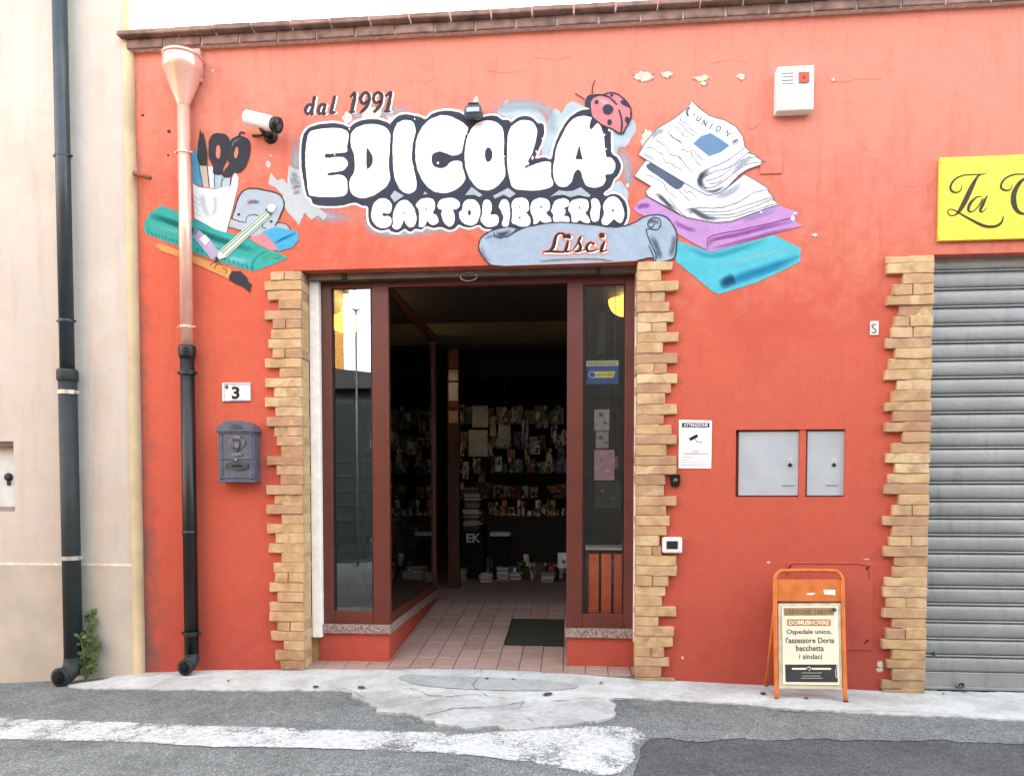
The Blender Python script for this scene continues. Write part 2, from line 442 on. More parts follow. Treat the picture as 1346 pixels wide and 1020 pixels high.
for cr in (((510, 913), (545, 909), (560, 916), (590, 919), (620, 916), (660, 921), (720, 925), (790, 921), (845, 923)),
           ((632, 882), (633, 890), (622, 905), (640, 918)), ((560, 944), (600, 935), (650, 933), (690, 926)),
           ((688, 926), (683, 940), (700, 952)), ((845, 922), (930, 929), (1040, 936), (1100, 938)), ((440, 909), (462, 911), (480, 922)),
           ((1100, 938), (1200, 939), (1300, 946))):
    o = brush('crack', [(a, b, random.uniform(0.05, 0.75)) for a, b in wig(cr)], 1.2, M_crack, None, 0, False, True, on_ground, 2)
    o.parent = pave
for px, py, r in ((415, 906, 4), (475, 907, 5), (640, 895, 2.5), (675, 896, 2.2), (790, 901, 2.4), (1003, 915, 4), (1060, 921, 3), (1268, 912, 2.4), (1240, 915, 2), (300, 898, 2), (720, 916, 6)):
    o = patch('pebble_stain', ell(px, py, r, r * 0.35, random.uniform(-.2, .2), 9), M_crack, None, 1, True, on_ground, 2); o.parent = pave

# ------------------------------------------------------------------ red shop building
shop = empty('shop_building', (0, 0, 0), 'orange-red painted shop building with brick trimmed doorway and wall mural', 'building')
def red_wall():
    t = NT('red_stucco'); p = t.pos()
    n1 = t.noise(p, 1.3, 6, 0.6, 0.3); n2 = t.noise(p, 7, 6, 0.65, 0.5); n3 = t.noise(p, 60, 5, 0.6)
    sx = t.n('ShaderNodeSeparateXYZ'); t.l(p, sx.inputs[0]); z = sx.outputs[2]
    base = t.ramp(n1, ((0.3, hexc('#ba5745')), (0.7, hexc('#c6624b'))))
    # sky glare painted into the colour below the parapet, with an uneven lower limit
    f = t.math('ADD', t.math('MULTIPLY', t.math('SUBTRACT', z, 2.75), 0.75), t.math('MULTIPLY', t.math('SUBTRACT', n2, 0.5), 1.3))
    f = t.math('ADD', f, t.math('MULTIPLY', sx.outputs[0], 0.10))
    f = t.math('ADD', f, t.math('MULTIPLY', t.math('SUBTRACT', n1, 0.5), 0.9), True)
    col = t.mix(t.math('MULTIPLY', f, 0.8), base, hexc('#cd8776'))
    # rain streaks and patched stains
    mp_ = t.n('ShaderNodeMapping'); mp_.inputs['Scale'].default_value = (5.0, 1.0, 0.55); t.l(p, mp_.inputs[0])
    st = t.noise(mp_.outputs[0], 2.6, 5, 0.6, 0.6)
    col = t.mix(t.ramp(st, ((0.52, (0, 0, 0)), (0.75, (0.32,) * 3))), col, hexc('#a8503f'))
    n4 = t.noise(p, 3.4, 5, 0.7, 1.2)
    col = t.mix(t.ramp(n4, ((0.6, (0, 0, 0)), (0.72, (0.30,) * 3))), col, hexc('#ab5648'))
    # splash dirt at the foot
    d = t.math('ADD', t.math('MULTIPLY', t.math('SUBTRACT', 0.62, z), 1.1), t.math('MULTIPLY', t.math('SUBTRACT', n2, 0.55), 1.6), True)
    col = t.mix(t.math('MULTIPLY', d, 0.75), col, hexc('#87463d'))
    # weaker light on the lower half painted into the coat, with some grime
    gr = t.math('ADD', t.math('MULTIPLY', t.math('SUBTRACT', 2.0, z), 0.42), t.math('MULTIPLY', t.math('SUBTRACT', n1, 0.5), 1.5), True)
    col = t.mix(t.math('MULTIPLY', gr, 0.65), col, hexc('#9f4239'))
    tw = t.noise(p, 16, 6, 0.7, 0.8)
    col = t.mix(1.0, col, t.ramp(tw, ((0.25, (0.91,) * 3), (0.5, (1.0,) * 3), (0.8, (1.04,) * 3))), 'MULTIPLY')
    # damp at the joint with the neighbour
    x = sx.outputs[0]
    e = t.math('SUBTRACT', 1.05, t.math('MULTIPLY', t.math('SUBTRACT', x, WX(184, 500)), 7.0))
    e = t.math('ADD', e, t.math('MULTIPLY', t.math('SUBTRACT', n2, 0.52), 2.6))
    e = t.math('ADD', e, t.math('MULTIPLY', t.math('SUBTRACT', 1.2, z), 0.22))
    e = t.math('MULTIPLY', e, 0.75, True)
    col = t.mix(e, col, hexc('#6e5450'))
    h = t.math('ADD', t.math('MULTIPLY', n3, 0.5), t.math('MULTIPLY', n2, 1.4))
    return t.done(t.bsdf(col, 0.82, 0, 0.2, h, 0.3, 0.012))
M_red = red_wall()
XL, XR = WX(150, 500) - 0.3, WX(1346, 500) + 4.2
DX0, DX1 = WX(397.5, 600), WX(835.5, 600)          # door opening between brick faces
DZ = WZ(618, 349.6)
GX0, GX1 = WX(1219, 620), WX(1219, 620) + 3.0
GZ = WZ(1280, 333.5)
ZTOP = W(700, 33, -0.05).z + 0.16
BX0, BX1, BZ0, BZ1 = WX(967, 610), WX(1111, 610), WZ(1040, 653), WZ(1040, 564.5)
def wall_grid(name, xs, zs, holes, y0, y1, mat, parent):
    xs = sorted(set(xs)); zs = sorted(set(zs)); V, F, idx = [], [], {}
    def vid(i, j, k):
        if (i, j, k) not in idx: idx[(i, j, k)] = len(V); V.append((xs[i], (y0, y1)[k], zs[j]))
        return idx[(i, j, k)]
    def solid(i, j):
        if not (0 <= i < len(xs) - 1 and 0 <= j < len(zs) - 1): return False
        cx, cz = (xs[i] + xs[i + 1]) / 2, (zs[j] + zs[j + 1]) / 2
        return not any(a < cx < b and c < cz < d for a, b, c, d in holes)
    for i in range(len(xs) - 1):
        for j in range(len(zs) - 1):
            if not solid(i, j): continue
            F.append((vid(i, j, 0), vid(i + 1, j, 0), vid(i + 1, j + 1, 0), vid(i, j + 1, 0)))
            F.append((vid(i, j, 1), vid(i, j + 1, 1), vid(i + 1, j + 1, 1), vid(i + 1, j, 1)))
            for di, dj, a, b in ((-1, 0, (i, j), (i, j + 1)), (1, 0, (i + 1, j + 1), (i + 1, j)), (0, -1, (i + 1, j), (i, j)), (0, 1, (i, j + 1), (i + 1, j + 1))):
                if not solid(i + di, j + dj):
                    F.append((vid(*a, 0), vid(*b, 0), vid(*b, 1), vid(*a, 1)))
    return obj(name, V, F, mat, parent)
BPAD = 0.05
holes = [(DX0 - BPAD, DX1 + BPAD, -2, DZ), (GX0 - BPAD, GX1, -2, GZ), (BX0, BX1, BZ0, BZ1)]
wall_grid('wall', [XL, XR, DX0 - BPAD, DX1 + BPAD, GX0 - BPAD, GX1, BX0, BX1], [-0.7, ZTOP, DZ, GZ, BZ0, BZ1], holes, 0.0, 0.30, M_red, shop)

# --- brick pilasters
def brick_mat():
    t = NT('tan_brick'); p = t.pos(); oi = t.n('ShaderNodeObjectInfo'); r = oi.outputs['Random']
    c = t.ramp(r, ((0.0, hexc('#bd9678', 0.77)), (0.25, hexc('#cfab7f', 0.8)), (0.5, hexc('#d8b98a', 0.81)), (0.75, hexc('#c39e7e', 0.78)), (1.0, hexc('#dfc69a', 0.83))))
    ad = t.n('ShaderNodeVectorMath', operation='ADD'); t.l(p, ad.inputs[0])
    cb = t.n('ShaderNodeCombineXYZ'); t.l(t.math('MULTIPLY', r, 37.0), cb.inputs[0]); t.l(t.math('MULTIPLY', r, 91.0), cb.inputs[2]); t.l(cb.outputs[0], ad.inputs[1])
    n1 = t.noise(ad.outputs[0], 9, 5, 0.6, 0.4); n2 = t.noise(p, 70, 4, 0.6)
    c = t.mix(t.ramp(n1, ((0.45, (0, 0, 0)), (0.68, (0.65,) * 3))), c, hexc('#ad8568', 0.76))
    c = t.mix(t.ramp(n1, ((0.25, (0.6,) * 3), (0.42, (0, 0, 0)))), c, hexc('#ecd6ad', 0.8))
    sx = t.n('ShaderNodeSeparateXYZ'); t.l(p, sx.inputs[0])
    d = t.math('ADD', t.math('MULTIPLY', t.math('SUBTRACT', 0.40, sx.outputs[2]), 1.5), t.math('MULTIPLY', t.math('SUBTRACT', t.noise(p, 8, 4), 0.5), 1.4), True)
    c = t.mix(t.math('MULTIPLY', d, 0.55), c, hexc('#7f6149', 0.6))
    h = t.math('ADD', t.math('MULTIPLY', n2, 0.6), t.math('MULTIPLY', t.noise(p, 26, 4), 1.0))
    return t.done(t.bsdf(c, 0.85, 0, 0.2, h, 0.5, 0.008))
M_brick = brick_mat()
M_mortar = simple('#d3b78a', 0.95, 0, 0.8, 0.15, 30, 0.5)
def slip(name, x0, x1, z0, z1, yf, yb, parent):
    bm = bmesh.new(); g = 0.0025
    box_bm(bm, x0, x1, yf, yb, z0 + g * random.uniform(0.4, 1), z1 - g * random.uniform(0.4, 1))
    # worn, wavy arrises
    bmesh.ops.subdivide_edges(bm, edges=[e for e in bm.edges if abs(e.verts[0].co.x - e.verts[1].co.x) > 0.05], cuts=3)
    for v in bm.verts:
        v.co.z += mnoise.noise((v.co.x * 14, v.co.z * 40, v.co.y * 5)) * 0.0060
        if v.co.y < yf + 0.01: v.co.y += mnoise.noise((v.co.x * 10, v.co.z * 21, 9.1)) * 0.007 + mnoise.noise((v.co.x * 31, v.co.z * 47, 2.1)) * 0.003
        v.co.x += mnoise.noise((v.co.z * 33, v.co.x * 8, 4.4)) * 0.0065
    sharp = [e for e in bm.edges if len(e.link_faces) == 2 and e.calc_face_angle(0) > 0.9 and min(v.co.y for v in e.verts) < yf + 0.02]
    bmesh.ops.bevel(bm, geom=sharp, offset=0.0045, segments=2, profile=0.5, affect='EDGES')
    return obm(name, bm, M_brick, parent)
def pilaster(rows, inner_top, inner_bot, side, splits, reveal):
    """rows: list of (ytop px, free edge px); last entry (ybottom, None); side=-1 free edge on the left"""
    x_in = (WX(inner_top[0], inner_top[1]) + WX(inner_bot[0], inner_bot[1])) / 2
    ym = 0.5 * (rows[0][0] + rows[-1][0]); pxm = inner_top[0]
    z_a, z_b = WZ(pxm, rows[0][0]), WZ(pxm, rows[-1][0])
    # mortar bed behind the slips
    e0 = sorted(WX(r[1], r[0]) for r in rows[:-1])
    xm = e0[-1] if side < 0 else e0[0]
    root = box('brick_pilaster', min(x_in, xm) + (0.012 if side < 0 else 0.004), max(x_in, xm) - (0.004 if side < 0 else 0.012), -0.026, reveal - 0.006, z_b + 0.01, z_a - 0.004, M_mortar, shop)
    for i in range(len(rows) - 1):
        y0, e = rows[i]; y1 = rows[i + 1][0]
        z1 = WZ(pxm, y0); z0 = WZ(pxm, y1)
        if i == 0: z1 -= 0.006
        xe = WX(e, y0 + 6, -0.03)
        yf = -0.030 - random.uniform(0, 0.012)
        xi = x_in + random.uniform(-0.004, 0.004)
        parts_ = []
        if i in splits:
            xs_ = WX(splits[i], y0 + 6)
            parts_ = [(xe, xs_, True), (xs_, xi, False)]
        else: parts_ = [(xe, xi, None)]
        for a, b, outer in parts_:
            lo, hi = min(a, b), max(a, b)
            if outer is True: (lo, hi) = (lo, hi - 0.004) if side < 0 else (lo + 0.004, hi)
            if outer is False: (lo, hi) = (lo + 0.004, hi) if side < 0 else (lo, hi - 0.004)
            if outer is not None and outer is True: yb = -0.001
            else: yb = -0.001
            slip('brick', lo, hi, z0, z1, yf + (random.uniform(-.004, .004)), yb, root)
        # header seen on the reveal
        if reveal > 0.02:
            a, b = (xi - 0.05, xi - 0.003) if side < 0 else (xi + 0.003, xi + 0.05)
            slip('brick', a, b, z0, z1, 0.0015, reveal - random.uniform(0.001, 0.008), root)
    return root
L_e = [356.8,347.9,351.5,366.5,347.9,359.4,356.8,353.2,359.4,348.5,367.4,348.5,360.3,348.8,362,350.6,360.3,363.8,369,350.9,363.8,369,350.6,360.3,350.6,370,
       351.4,362,352.7,369.4,359.2,362,354.7,365.5,354.7,354.7,364.9,355.7,373.3,362.5,368.4]
rowsL = [(357.1 + 12.74 * i, e) for i, e in enumerate(L_e)] + [(357.1 + 12.74 * 41, None)]
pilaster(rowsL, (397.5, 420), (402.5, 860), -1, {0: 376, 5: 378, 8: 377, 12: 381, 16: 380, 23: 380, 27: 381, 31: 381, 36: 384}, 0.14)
R_y = [345.3,358.2,372.3,385.9,399.1,412.4,425.6,438.8,451.7,465.6,479.4,492.6,505.3,517.9,532,545.8,558.9,571.8,585,599.6,611.8,624.3,637.9,652,664.8,677.3,691,703.4,716.8,729.5,742.5,755.9,769.3,782,796,808.8,821.8,834.5,848.5,861.5,873.9,888.7,896.5]
R_e = [883.5,869,891.1,874.4,880,885.8,875.6,891.8,871.5,890,876.8,890,882.1,874.4,890,872.6,882.3,888.5,875.6,888.8,889.3,874.4,872.4,888.8,875.6,880,876,867,870,888.4,889.6,878.7,874.6,870,888.6,865.7,886.3,884.9,873.1,879.3,869,888]
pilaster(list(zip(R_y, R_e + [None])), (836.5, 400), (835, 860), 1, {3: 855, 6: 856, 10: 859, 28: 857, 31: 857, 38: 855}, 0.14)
T_y = [336,346.4,360.7,374.7,389.3,402.3,415.7,430.2,444.6,458.6,472,486.1,499.6,513.5,528,540.7,554.7,567.8,582.1,595.7,608.8,622.4,635.8,649.7,663.7,677.7,691,704.7,717.5,731.3,744.1,758.3,770.8,784.7,798.3,811.8,825.3,839.6,852.9,866,877.9,893,905.4,913.5]
T_e = [1165.8,1165.8,1187.3,1173.3,1165.3,1181.7,1176.1,1172,1163.6,1176.1,1168.6,1163.6,1179.8,1172.4,1163,1173.3,1162.7,1186.3,1172.4,1165.3,1176.5,1167.7,1162.7,1181.1,1173.3,1160.8,1173.2,1169.2,1161.3,1175.9,1173.7,1163.5,1160.8,1164.7,1160.2,1173.2,1164,1158.6,1172.1,1165.1,1171.9,1158.6,1160.2]
pilaster(list(zip(T_y, T_e + [None])), (1223.5, 380), (1214, 880), -1, {3: 1196.6, 6: 1193, 7: 1197.5, 24: 1195.6, 27: 1195, 33: 1188, 36: 1187}, 0.10)

# --- stepped brick cornice
M_corn = simple('#a68a80', 0.9, 0, 0.74, 0.22, 12, 0.5, 0.2, 0.22)
M_cmort = simple('#e3d8d0', 0.9, 0, 0.85, 0.15, 25, 0.4)
CX0 = WX(160, 60, -0.07); zc0 = W(700, 35.5, -0.06).z; zc1 = W(700, 23.0, -0.06).z; zc2 = W(700, 8.5, -0.12).z
corn = box('cornice', WX(166, 60), XR, -0.052, 0.28, zc0 + 0.004, zc2 - 0.006, M_cmort, shop)
pitch_ = 0.291
for k in range(40):
    a = CX0 + 0.03 + k * pitch_
    if a > XR - 0.2: break
    box('brick', a + 0.004, a + pitch_ - 0.009, -0.062 - random.uniform(0, .006), -0.045, zc0 + random.uniform(-.002, .002), zc1, M_corn, corn, 0.004, 1, 0.0015)
    a += 0.115
    box('brick', a - (0.16 if k == 0 else 0) + 0.004, a + pitch_ - 0.009, -0.118 - random.uniform(0, .008), -0.03, zc1 + 0.003, zc2 + random.uniform(-.003, .003), M_corn, corn, 0.005, 1, 0.002)
box('roof', XL, XR, 0.0, 9.0, zc2 - 0.02, zc2 + 0.015, simple('#8d7a70', 0.9), shop)
# --- plaster losses, holes and cracks in the wall coat
M_rim = simple('#b58471', 0.9, 0, 0.85, 0.2, 30, 0.5)
M_chip = simple('#e6d8c4', 0.9, 0, 0.85, 0.2, 30, 0.5)
def blot(cx, cy, rx, ry, n=14, rough=0.5, seed=0):
    rr = random.Random(seed)
    return [(cx + rx * math.cos(a) * (1 - rough * rr.random()), cy + ry * math.sin(a) * (1 - rough * rr.random())) for a in (2 * math.pi * i / n for i in range(n))]
for i, (a, b, c, d) in enumerate(((845, 101, 18, 8), (876, 98, 10, 5.5), (922, 103, 12, 5), (925, 110, 6, 4), (974, 101, 7, 5), (852, 178, 10, 10), (846, 186, 6, 7), (1071, 309, 6, 2.5), (1061, 853, 0.1, 0.1),
                                  (1157, 873, 5, 6), (1156, 880, 6, 3.5), (1000, 215, 0.1, .1), (280, 93, 3.4, 2.4), (897, 864, 2, 2.2), (1139, 735, 5, 1.5), (1010, 739, 3, 1.5), (825, 244, 3.5, 3.5), (1096, 105, 3, 3))):
    patch('plaster_chip', blot(a + .5, b + .6, c * 1.12, d * 1.2, 22, 0.5, i), M_rim, shop, 0, False, on_wall, 3)
    patch('plaster_chip', blot(a, b, c, d, 26, 0.55, i + 3), M_chip, shop, 1, False, on_wall, 3)
M_hole = simple('#6b3b33', 0.95, 0, 0.6)
for a, b, r in ((222, 173, 2.6), (188, 152, 2.0), (221, 204, 1.6), (935, 270, 1.2)):
    patch('wall_hole', blot(a, b, r, r, 9, 0.3, int(a)), M_hole, shop, 1, True, on_wall, 2)
M_hair = simple('#a85a48', 0.95, 0, 0.9)
for c in (((985, 170), (996, 165), (1004, 152), (1003, 143)), ((1085, 95), (1092, 107), (1110, 108), (1130, 105), (1150, 104), (1160, 106)), ((1135, 192), (1140, 199), (1150, 200)), ((640, 93), (665, 96), (690, 92)),
          ((540, 110), (560, 108), (575, 103)), ((1065, 62), (1075, 57), (1090, 66)), ((1190, 245), (1300, 242)), ((1085, 325), (1095, 320), (1100, 310)), ((930, 84), (960, 80), (985, 83)), ((700, 75), (730, 79), (752, 74))):
    brush('wall_crack', [(a, b, random.uniform(.1, .5)) for a, b in wig(c, 1.6)], 0.4, M_hair, shop, 0, False, True, on_wall, 2)
# small junction covers in wall colour
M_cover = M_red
p0, p1 = W(999, 230), W(1028, 207)
box('junction_cover', p0.x, p1.x, -0.010, -0.001, p0.z, p1.z, M_cover, shop, 0.003)
hx0, hx1, hz0, hz1 = WX(1033, 800), WX(1147, 800), WZ(1090, 853.5), WZ(1090, 739)
M_hatch = M_red
ht = box('wall_hatch', hx0, hx1, -0.008, -0.001, hz0, hz1, M_hatch, shop, 0.003)
brush('groove', [(1036, 755), (1038, 745), (1046, 741), (1090, 741), (1132, 742), (1141, 747), (1142, 760)], 1.3, simple('#8d4034', 0.9), ht, 7, False, True, on_wall, 4)
for a, b in ((1037, 746), (1141, 746), (1139, 843)):
    brush('groove', [(a - 2, b + 2), (a + 2, b - 2)], 1.8, simple('#3a1d1a', 0.9), ht, 8, False, False)

# ------------------------------------------------------------------ storefront
M_frame = simple('#7d3c31', 0.42, 0, 0.52, 0.08, 6, 0.06, 0.45)
M_gran = None
def granite():
    t = NT('granite'); p = t.pos()
    sp = t.n('ShaderNodeTexVoronoi'); sp.inputs['Scale'].default_value = 85; t.l(p, sp.inputs['Vector'])
    c = t.ramp(sp.outputs['Color'], ((0.2, hexc('#7a6a66', 0.7)), (0.5, hexc('#a38d88', 0.72)), (0.85, hexc('#bda9a3', 0.75))))
    return t.done(t.bsdf(c, 0.45, 0, 0.4, t.noise(p, 90, 3), 0.2, 0.003))
M_gran = granite()
def glass(refl=0.13, tint=(0.80, 0.83, 0.82, 1)):
    t = NT('reflective_glass')
    tr = t.n('ShaderNodeBsdfTransparent'); tr.inputs[0].default_value = tint
    gl = t.n('ShaderNodeBsdfGlossy'); gl.inputs['Roughness'].default_value = 0.0; gl.inputs[0].default_value = (0.95, 0.97, 1, 1)
    bn = t.n('ShaderNodeBump'); bn.inputs['Strength'].default_value = 0.02; bn.inputs['Distance'].default_value = 0.004
    t.l(t.noise(t.pos(), 3, 2), bn.inputs['Height']); t.l(bn.outputs[0], gl.inputs['Normal'])
    lw = t.n('ShaderNodeFresnel'); lw.inputs[0].default_value = 1.5
    f = t.math('ADD', t.math('MULTIPLY', lw.outputs[0], 0.8), refl, True)
    mx = t.n('ShaderNodeMixShader'); t.l(f, mx.inputs[0]); t.l(tr.outputs[0], mx.inputs[1]); t.l(gl.outputs[0], mx.inputs[2])
    return t.done(mx.outputs[0])
M_glass = glass()
M_glass2 = glass(0.03)
FY0, FY1 = 0.20, 0.26            # frame depth
SY = 0.165                       # sill front
zs_top = W(460, 821, SY).z       # top of granite
zs_bot = W(460, 832.5, SY).z
ztopf = W(620, 366, FY0).z       # frame head
FLOOR_SLOPE, FLOOR_END = 0.085, 2.2
def zf(y): return 0.0 + FLOOR_SLOPE * max(0.0, min(y, FLOOR_END))
def display_window(px_o0, px_o1, px_g0, px_g1, gy_top, gy_bot, back_y, gm):
    """display case window: front pane with frame and a glazed return into the porch"""
    xo0, xo1 = WX(px_o0, 600, FY0), WX(px_o1, 600, FY0); xg0, xg1 = WX(px_g0, 600, FY0), WX(px_g1, 600, FY0)
    zg0, zg1 = WZ((px_g0 + px_g1) / 2, gy_bot, FY0), WZ((px_g0 + px_g1) / 2, gy_top, FY0)
    root = empty('display_window'); root.parent = shop
    for a, b in ((xo0, xg0), (xg1, xo1)):
        box('stile', a, b, FY0, FY1, zs_top, ztopf, M_frame, root, 0.004)
    box('bottom_rail', xg0, xg1, FY0 + 0.003, FY1, zs_top, zg0, M_frame, root, 0.003)
    box('top_rail', xg0, xg1, FY0 + 0.003, FY1, zg1, ztopf, M_frame, root, 0.003)
    box('pane', xg0 - 0.004, xg1 + 0.004, FY0 + 0.028, FY0 + 0.034, zg0 - 0.004, zg1 + 0.004, gm, root)
    for (a, b, c, d) in ((xg0, xg0 + 0.012, zg0, zg1), (xg1 - 0.012, xg1, zg0, zg1)):
        box('glazing_bead', a, b, FY0 + 0.012, FY0 + 0.027, c, d, simple('#2e1c1a', 0.5), root)
    # return along the porch
    inner = xo1 if px_o0 < 600 else xo0; s = -1 if px_o0 < 600 else 1
    box('pane', min(inner, inner + s * 0.006) + s * 0.02, max(inner, inner + s * 0.006) + s * 0.02, FY1, back_y - 0.06, zs_top + 0.08, ztopf - 0.08, M_glass2, root)
    ia, ib = sorted((inner, inner + s * 0.045))
    box('bottom_rail', ia, ib, FY1 + .001, back_y - 0.06, zs_top, zs_top + 0.08, M_frame, root, 0.003)
    box('top_rail', ia, ib, FY1 + .001, back_y - 0.06, ztopf - 0.08, ztopf, M_frame, root, 0.003)
    box('stile', ia, ib, back_y - 0.059, back_y + 0.06, zs_top, ztopf, M_frame, root, 0.003)
    # granite sill and red plinth
    so0, so1 = (WX(417, 828, SY), inner + 0.012) if s < 0 else (inner - 0.012, WX(835, 828, SY))
    box('sill', so0, so1, SY, back_y + 0.02, zs_bot, zs_top, M_gran, root, 0.004, 2)
    p0_, p1_ = (so0 + 0.004, inner - 0.008) if s < 0 else (inner + 0.008, so1 - 0.004)
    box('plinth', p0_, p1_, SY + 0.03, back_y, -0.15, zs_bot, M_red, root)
    return root
wl = display_window(421.5, 511.5, 437, 489.5, 378.5, 803, 2.2, M_glass)
wr = display_window(745, 834.5, 766, 821, 373.5, 807, 2.2, glass(0.0, (0.95, 0.96, 0.96, 1)))
# header: roller shutter rail, transom
M_rail = simple('#77706a', 0.45, 0.6, 0.8, 0.1, 8)
zr1 = W(620, 353, 0.10).z; zr0 = W(620, 363.5, 0.10).z
hd = box('shutter_rail', DX0 - 0.02, DX1 + 0.02, 0.10, 0.17, zr0, DZ + 0.3, M_rail, shop, 0.006, 2)
for px in (452, 786):
    box('stop', WX(px - 3, 360, .1), WX(px + 3, 360, .1), 0.075, 0.101, zr0 - 0.004, zr0 + 0.035, simple('#2b2725', 0.5), hd, 0.003)
bm = bmesh.new(); c = W(616, 364, 0.09)
tube_bm(bm, [c + Vector((0.062 * math.cos(a), 0, 0.03 * math.sin(a))) for a in [2 * math.pi * i / 24 for i in range(25)]], 0.0035, 8)
obm('pull_ring', bm, simple('#b9b4ac', 0.35, 0.7), hd, True)
box('door_head', WX(511.5, 600, FY0), WX(745, 600, FY0), FY0, FY1, ztopf - 0.05, ztopf + 0.1, M_frame, shop, 0.003)
box('door_head', DX0 - .02, DX1 + .02, FY0 - 0.004, FY1 + 0.004, ztopf + 0.001, ztopf + 0.3, M_frame, shop)
# white guide board on the left, thin one at the right
M_wht = simple('#fbf7ee', 0.5, 0, 0.95, 0.06)
box('shutter_guide', WX(408.2, 600, 0.142), WX(420.5, 600, 0.142), 0.142, 0.20, zs_bot - 0.03, zr0 + 0.005, M_wht, shop, 0.003)
box('shutter_guide', WX(834.7, 600, 0.10), WX(836.2, 600, 0.10), 0.10, 0.20, zs_bot - 0.02, zr0 + 0.005, M_wht, shop, 0.001)
box('jamb', DX0 - BPAD + .001, WX(421.4, 600, 0.2), 0.205, 0.29, -0.1, ztopf, simple('#c9a36f', .8), shop)
box('jamb', WX(834.6, 600, 0.2), DX1 + BPAD - .001, 0.205, 0.29, -0.1, ztopf, simple('#c9a36f', .8), shop)

# --- porch floor: square terracotta tiles on a gentle ramp
def tile_mat():
    t = NT('terracotta_tile'); p = t.pos(); oi = t.n('ShaderNodeObjectInfo')
    c = t.ramp(oi.outputs['Random'], ((0, hexc('#a88b81', 0.75)), (0.5, hexc('#b0958b', 0.76)), (1, hexc('#b69d93', 0.78))))
    n1 = t.noise(p, 6, 5, 0.6, 0.5)
    c = t.mix(t.ramp(n1, ((0.4, (0, 0, 0)), (0.75, (0.7,) * 3))), c, hexc('#b5a093', 0.7))
    c = t.mix(t.ramp(t.noise(p, 40, 4), ((0.55, (0, 0, 0)), (0.75, (0.4,) * 3))), c, hexc('#7a5148', 0.7))
    return t.done(t.bsdf(c, 0.55, 0, 0.3, t.noise(p, 50, 4), 0.25, 0.004))
M_tile = tile_mat()
M_grout = simple('#9c877d', 0.95, 0, 0.6, 0.15, 25)
fx0, fx1 = DX0 - 0.04, DX1 + 0.04
RX0, RX1, RY1, RZ1 = fx0 - 0.9, fx1 + 1.1, 8.6, ztopf + 0.12
fl = obj('floor', [(fx0, 0.004, -0.008), (fx1, 0.004, -0.008), (fx1, 0.3, zf(.3) - .008), (fx0, 0.3, zf(.3) - .008), (RX0, 0.3, zf(.3) - .008), (RX1, 0.3, zf(.3) - .008), (RX1, FLOOR_END, zf(9) - .008), (RX0, FLOOR_END, zf(9) - .008), (RX1, RY1, zf(9) - .008), (RX0, RY1, zf(9) - .008),
                   (fx0, 0.004, -0.2), (fx1, 0.004, -0.2)],
         [(0, 1, 2, 3), (4, 3, 2, 5, 6, 7), (7, 6, 8, 9), (10, 11, 1, 0)], M_grout)
tag(fl, kind='structure')
TW, TD = 0.1665, 0.205
xa = WX(740, 881) - TW * 9.0
inL, inR = WX(511.5, 600, FY0), WX(745, 600, FY0)
far_V, far_F = [], []
row = 0; y = 0.006
proto = {}
while y < RY1 - 0.2:
    d = 0.115 if row == 0 else TD
    k = -14
    while k < 24:
        x0 = xa + k * TW; x1 = x0 + TW; k += 1
        if y < 0.2: lo, hi = fx0, fx1
        elif y < 2.2: lo, hi = inL - 0.02, inR + 0.02
        else: lo, hi = RX0 + .02, RX1 - .02
        x0c, x1c = max(x0, lo), min(x1, hi)
        if x1c - x0c < 0.02: continue
        z0_, z1_ = zf(y), zf(y + d)
        jz = random.uniform(-0.0015, 0.0015)
        if y < 2.0 and x1 < inR + 0.5:
            bm = bmesh.new(); box_bm(bm, x0c + 0.003, x1c - 0.003, y + 0.003, y + d - 0.003, -0.02, 0.0, 0.0025)
            for v in bm.verts:
                if v.co.z > -0.01: v.co.z += zf(v.co.y) + jz
            obm('tile', bm, M_tile, fl)
        else:
            o = len(far_V)
            far_V += [(x0c + .003, y + .003, zf(y) + jz), (x1c - .003, y + .003, zf(y) + jz), (x1c - .003, y + d - .003, zf(y + d) + jz), (x0c + .003, y + d - .003, zf(y + d) + jz)]
            far_F.append((o, o + 1, o + 2, o + 3))
    y += d; row += 1
tag(obj('floor_tiles', far_V, far_F, M_tile, fl), kind='stuff')
# door mat
ma, mb = [None] * 2, None
def on_floor(px, py, l):
    d = ray(px, py); z = 0
    for _ in range(10):
        t = (z - CAM.z) / d.z; p = CAM + d * t; z = zf(p.y)
    return Vector((p.x, p.y, z + l))
q = [on_floor(664.5, 847.6, 0), on_floor(746, 847.6, 0), on_floor(752, 814.4, 0), on_floor(676, 814.4, 0)]
my0, my1 = q[0].y, q[3].y
bm = bmesh.new(); box_bm(bm, q[0].x, inR - 0.03, my0, my1, 0.002, 0.012, 0.004)
for v in bm.verts: v.co.z += zf(v.co.y)
mat_o = obm('door_mat', bm, simple('#54564c', 0.95, 0, 0.5, 0.25, 60, 0.8, 0.1)); tag(mat_o, 'dark grey rectangular door mat on the terracotta porch floor', 'door mat')
for (a, b, c, d) in ((q[0].x - .012, inR - .03, my0 - .014, my0), (q[0].x - .012, inR - .03, my1, my1 + .014), (q[0].x - .014, q[0].x, my0, my1)):
    bm = bmesh.new(); box_bm(bm, a, b, c, d, 0.002, 0.010, 0.002)
    for v in bm.verts: v.co.z += zf(v.co.y)
    obm('border', bm, simple('#1f1f1c', 0.8, 0, 0.6), mat_o)

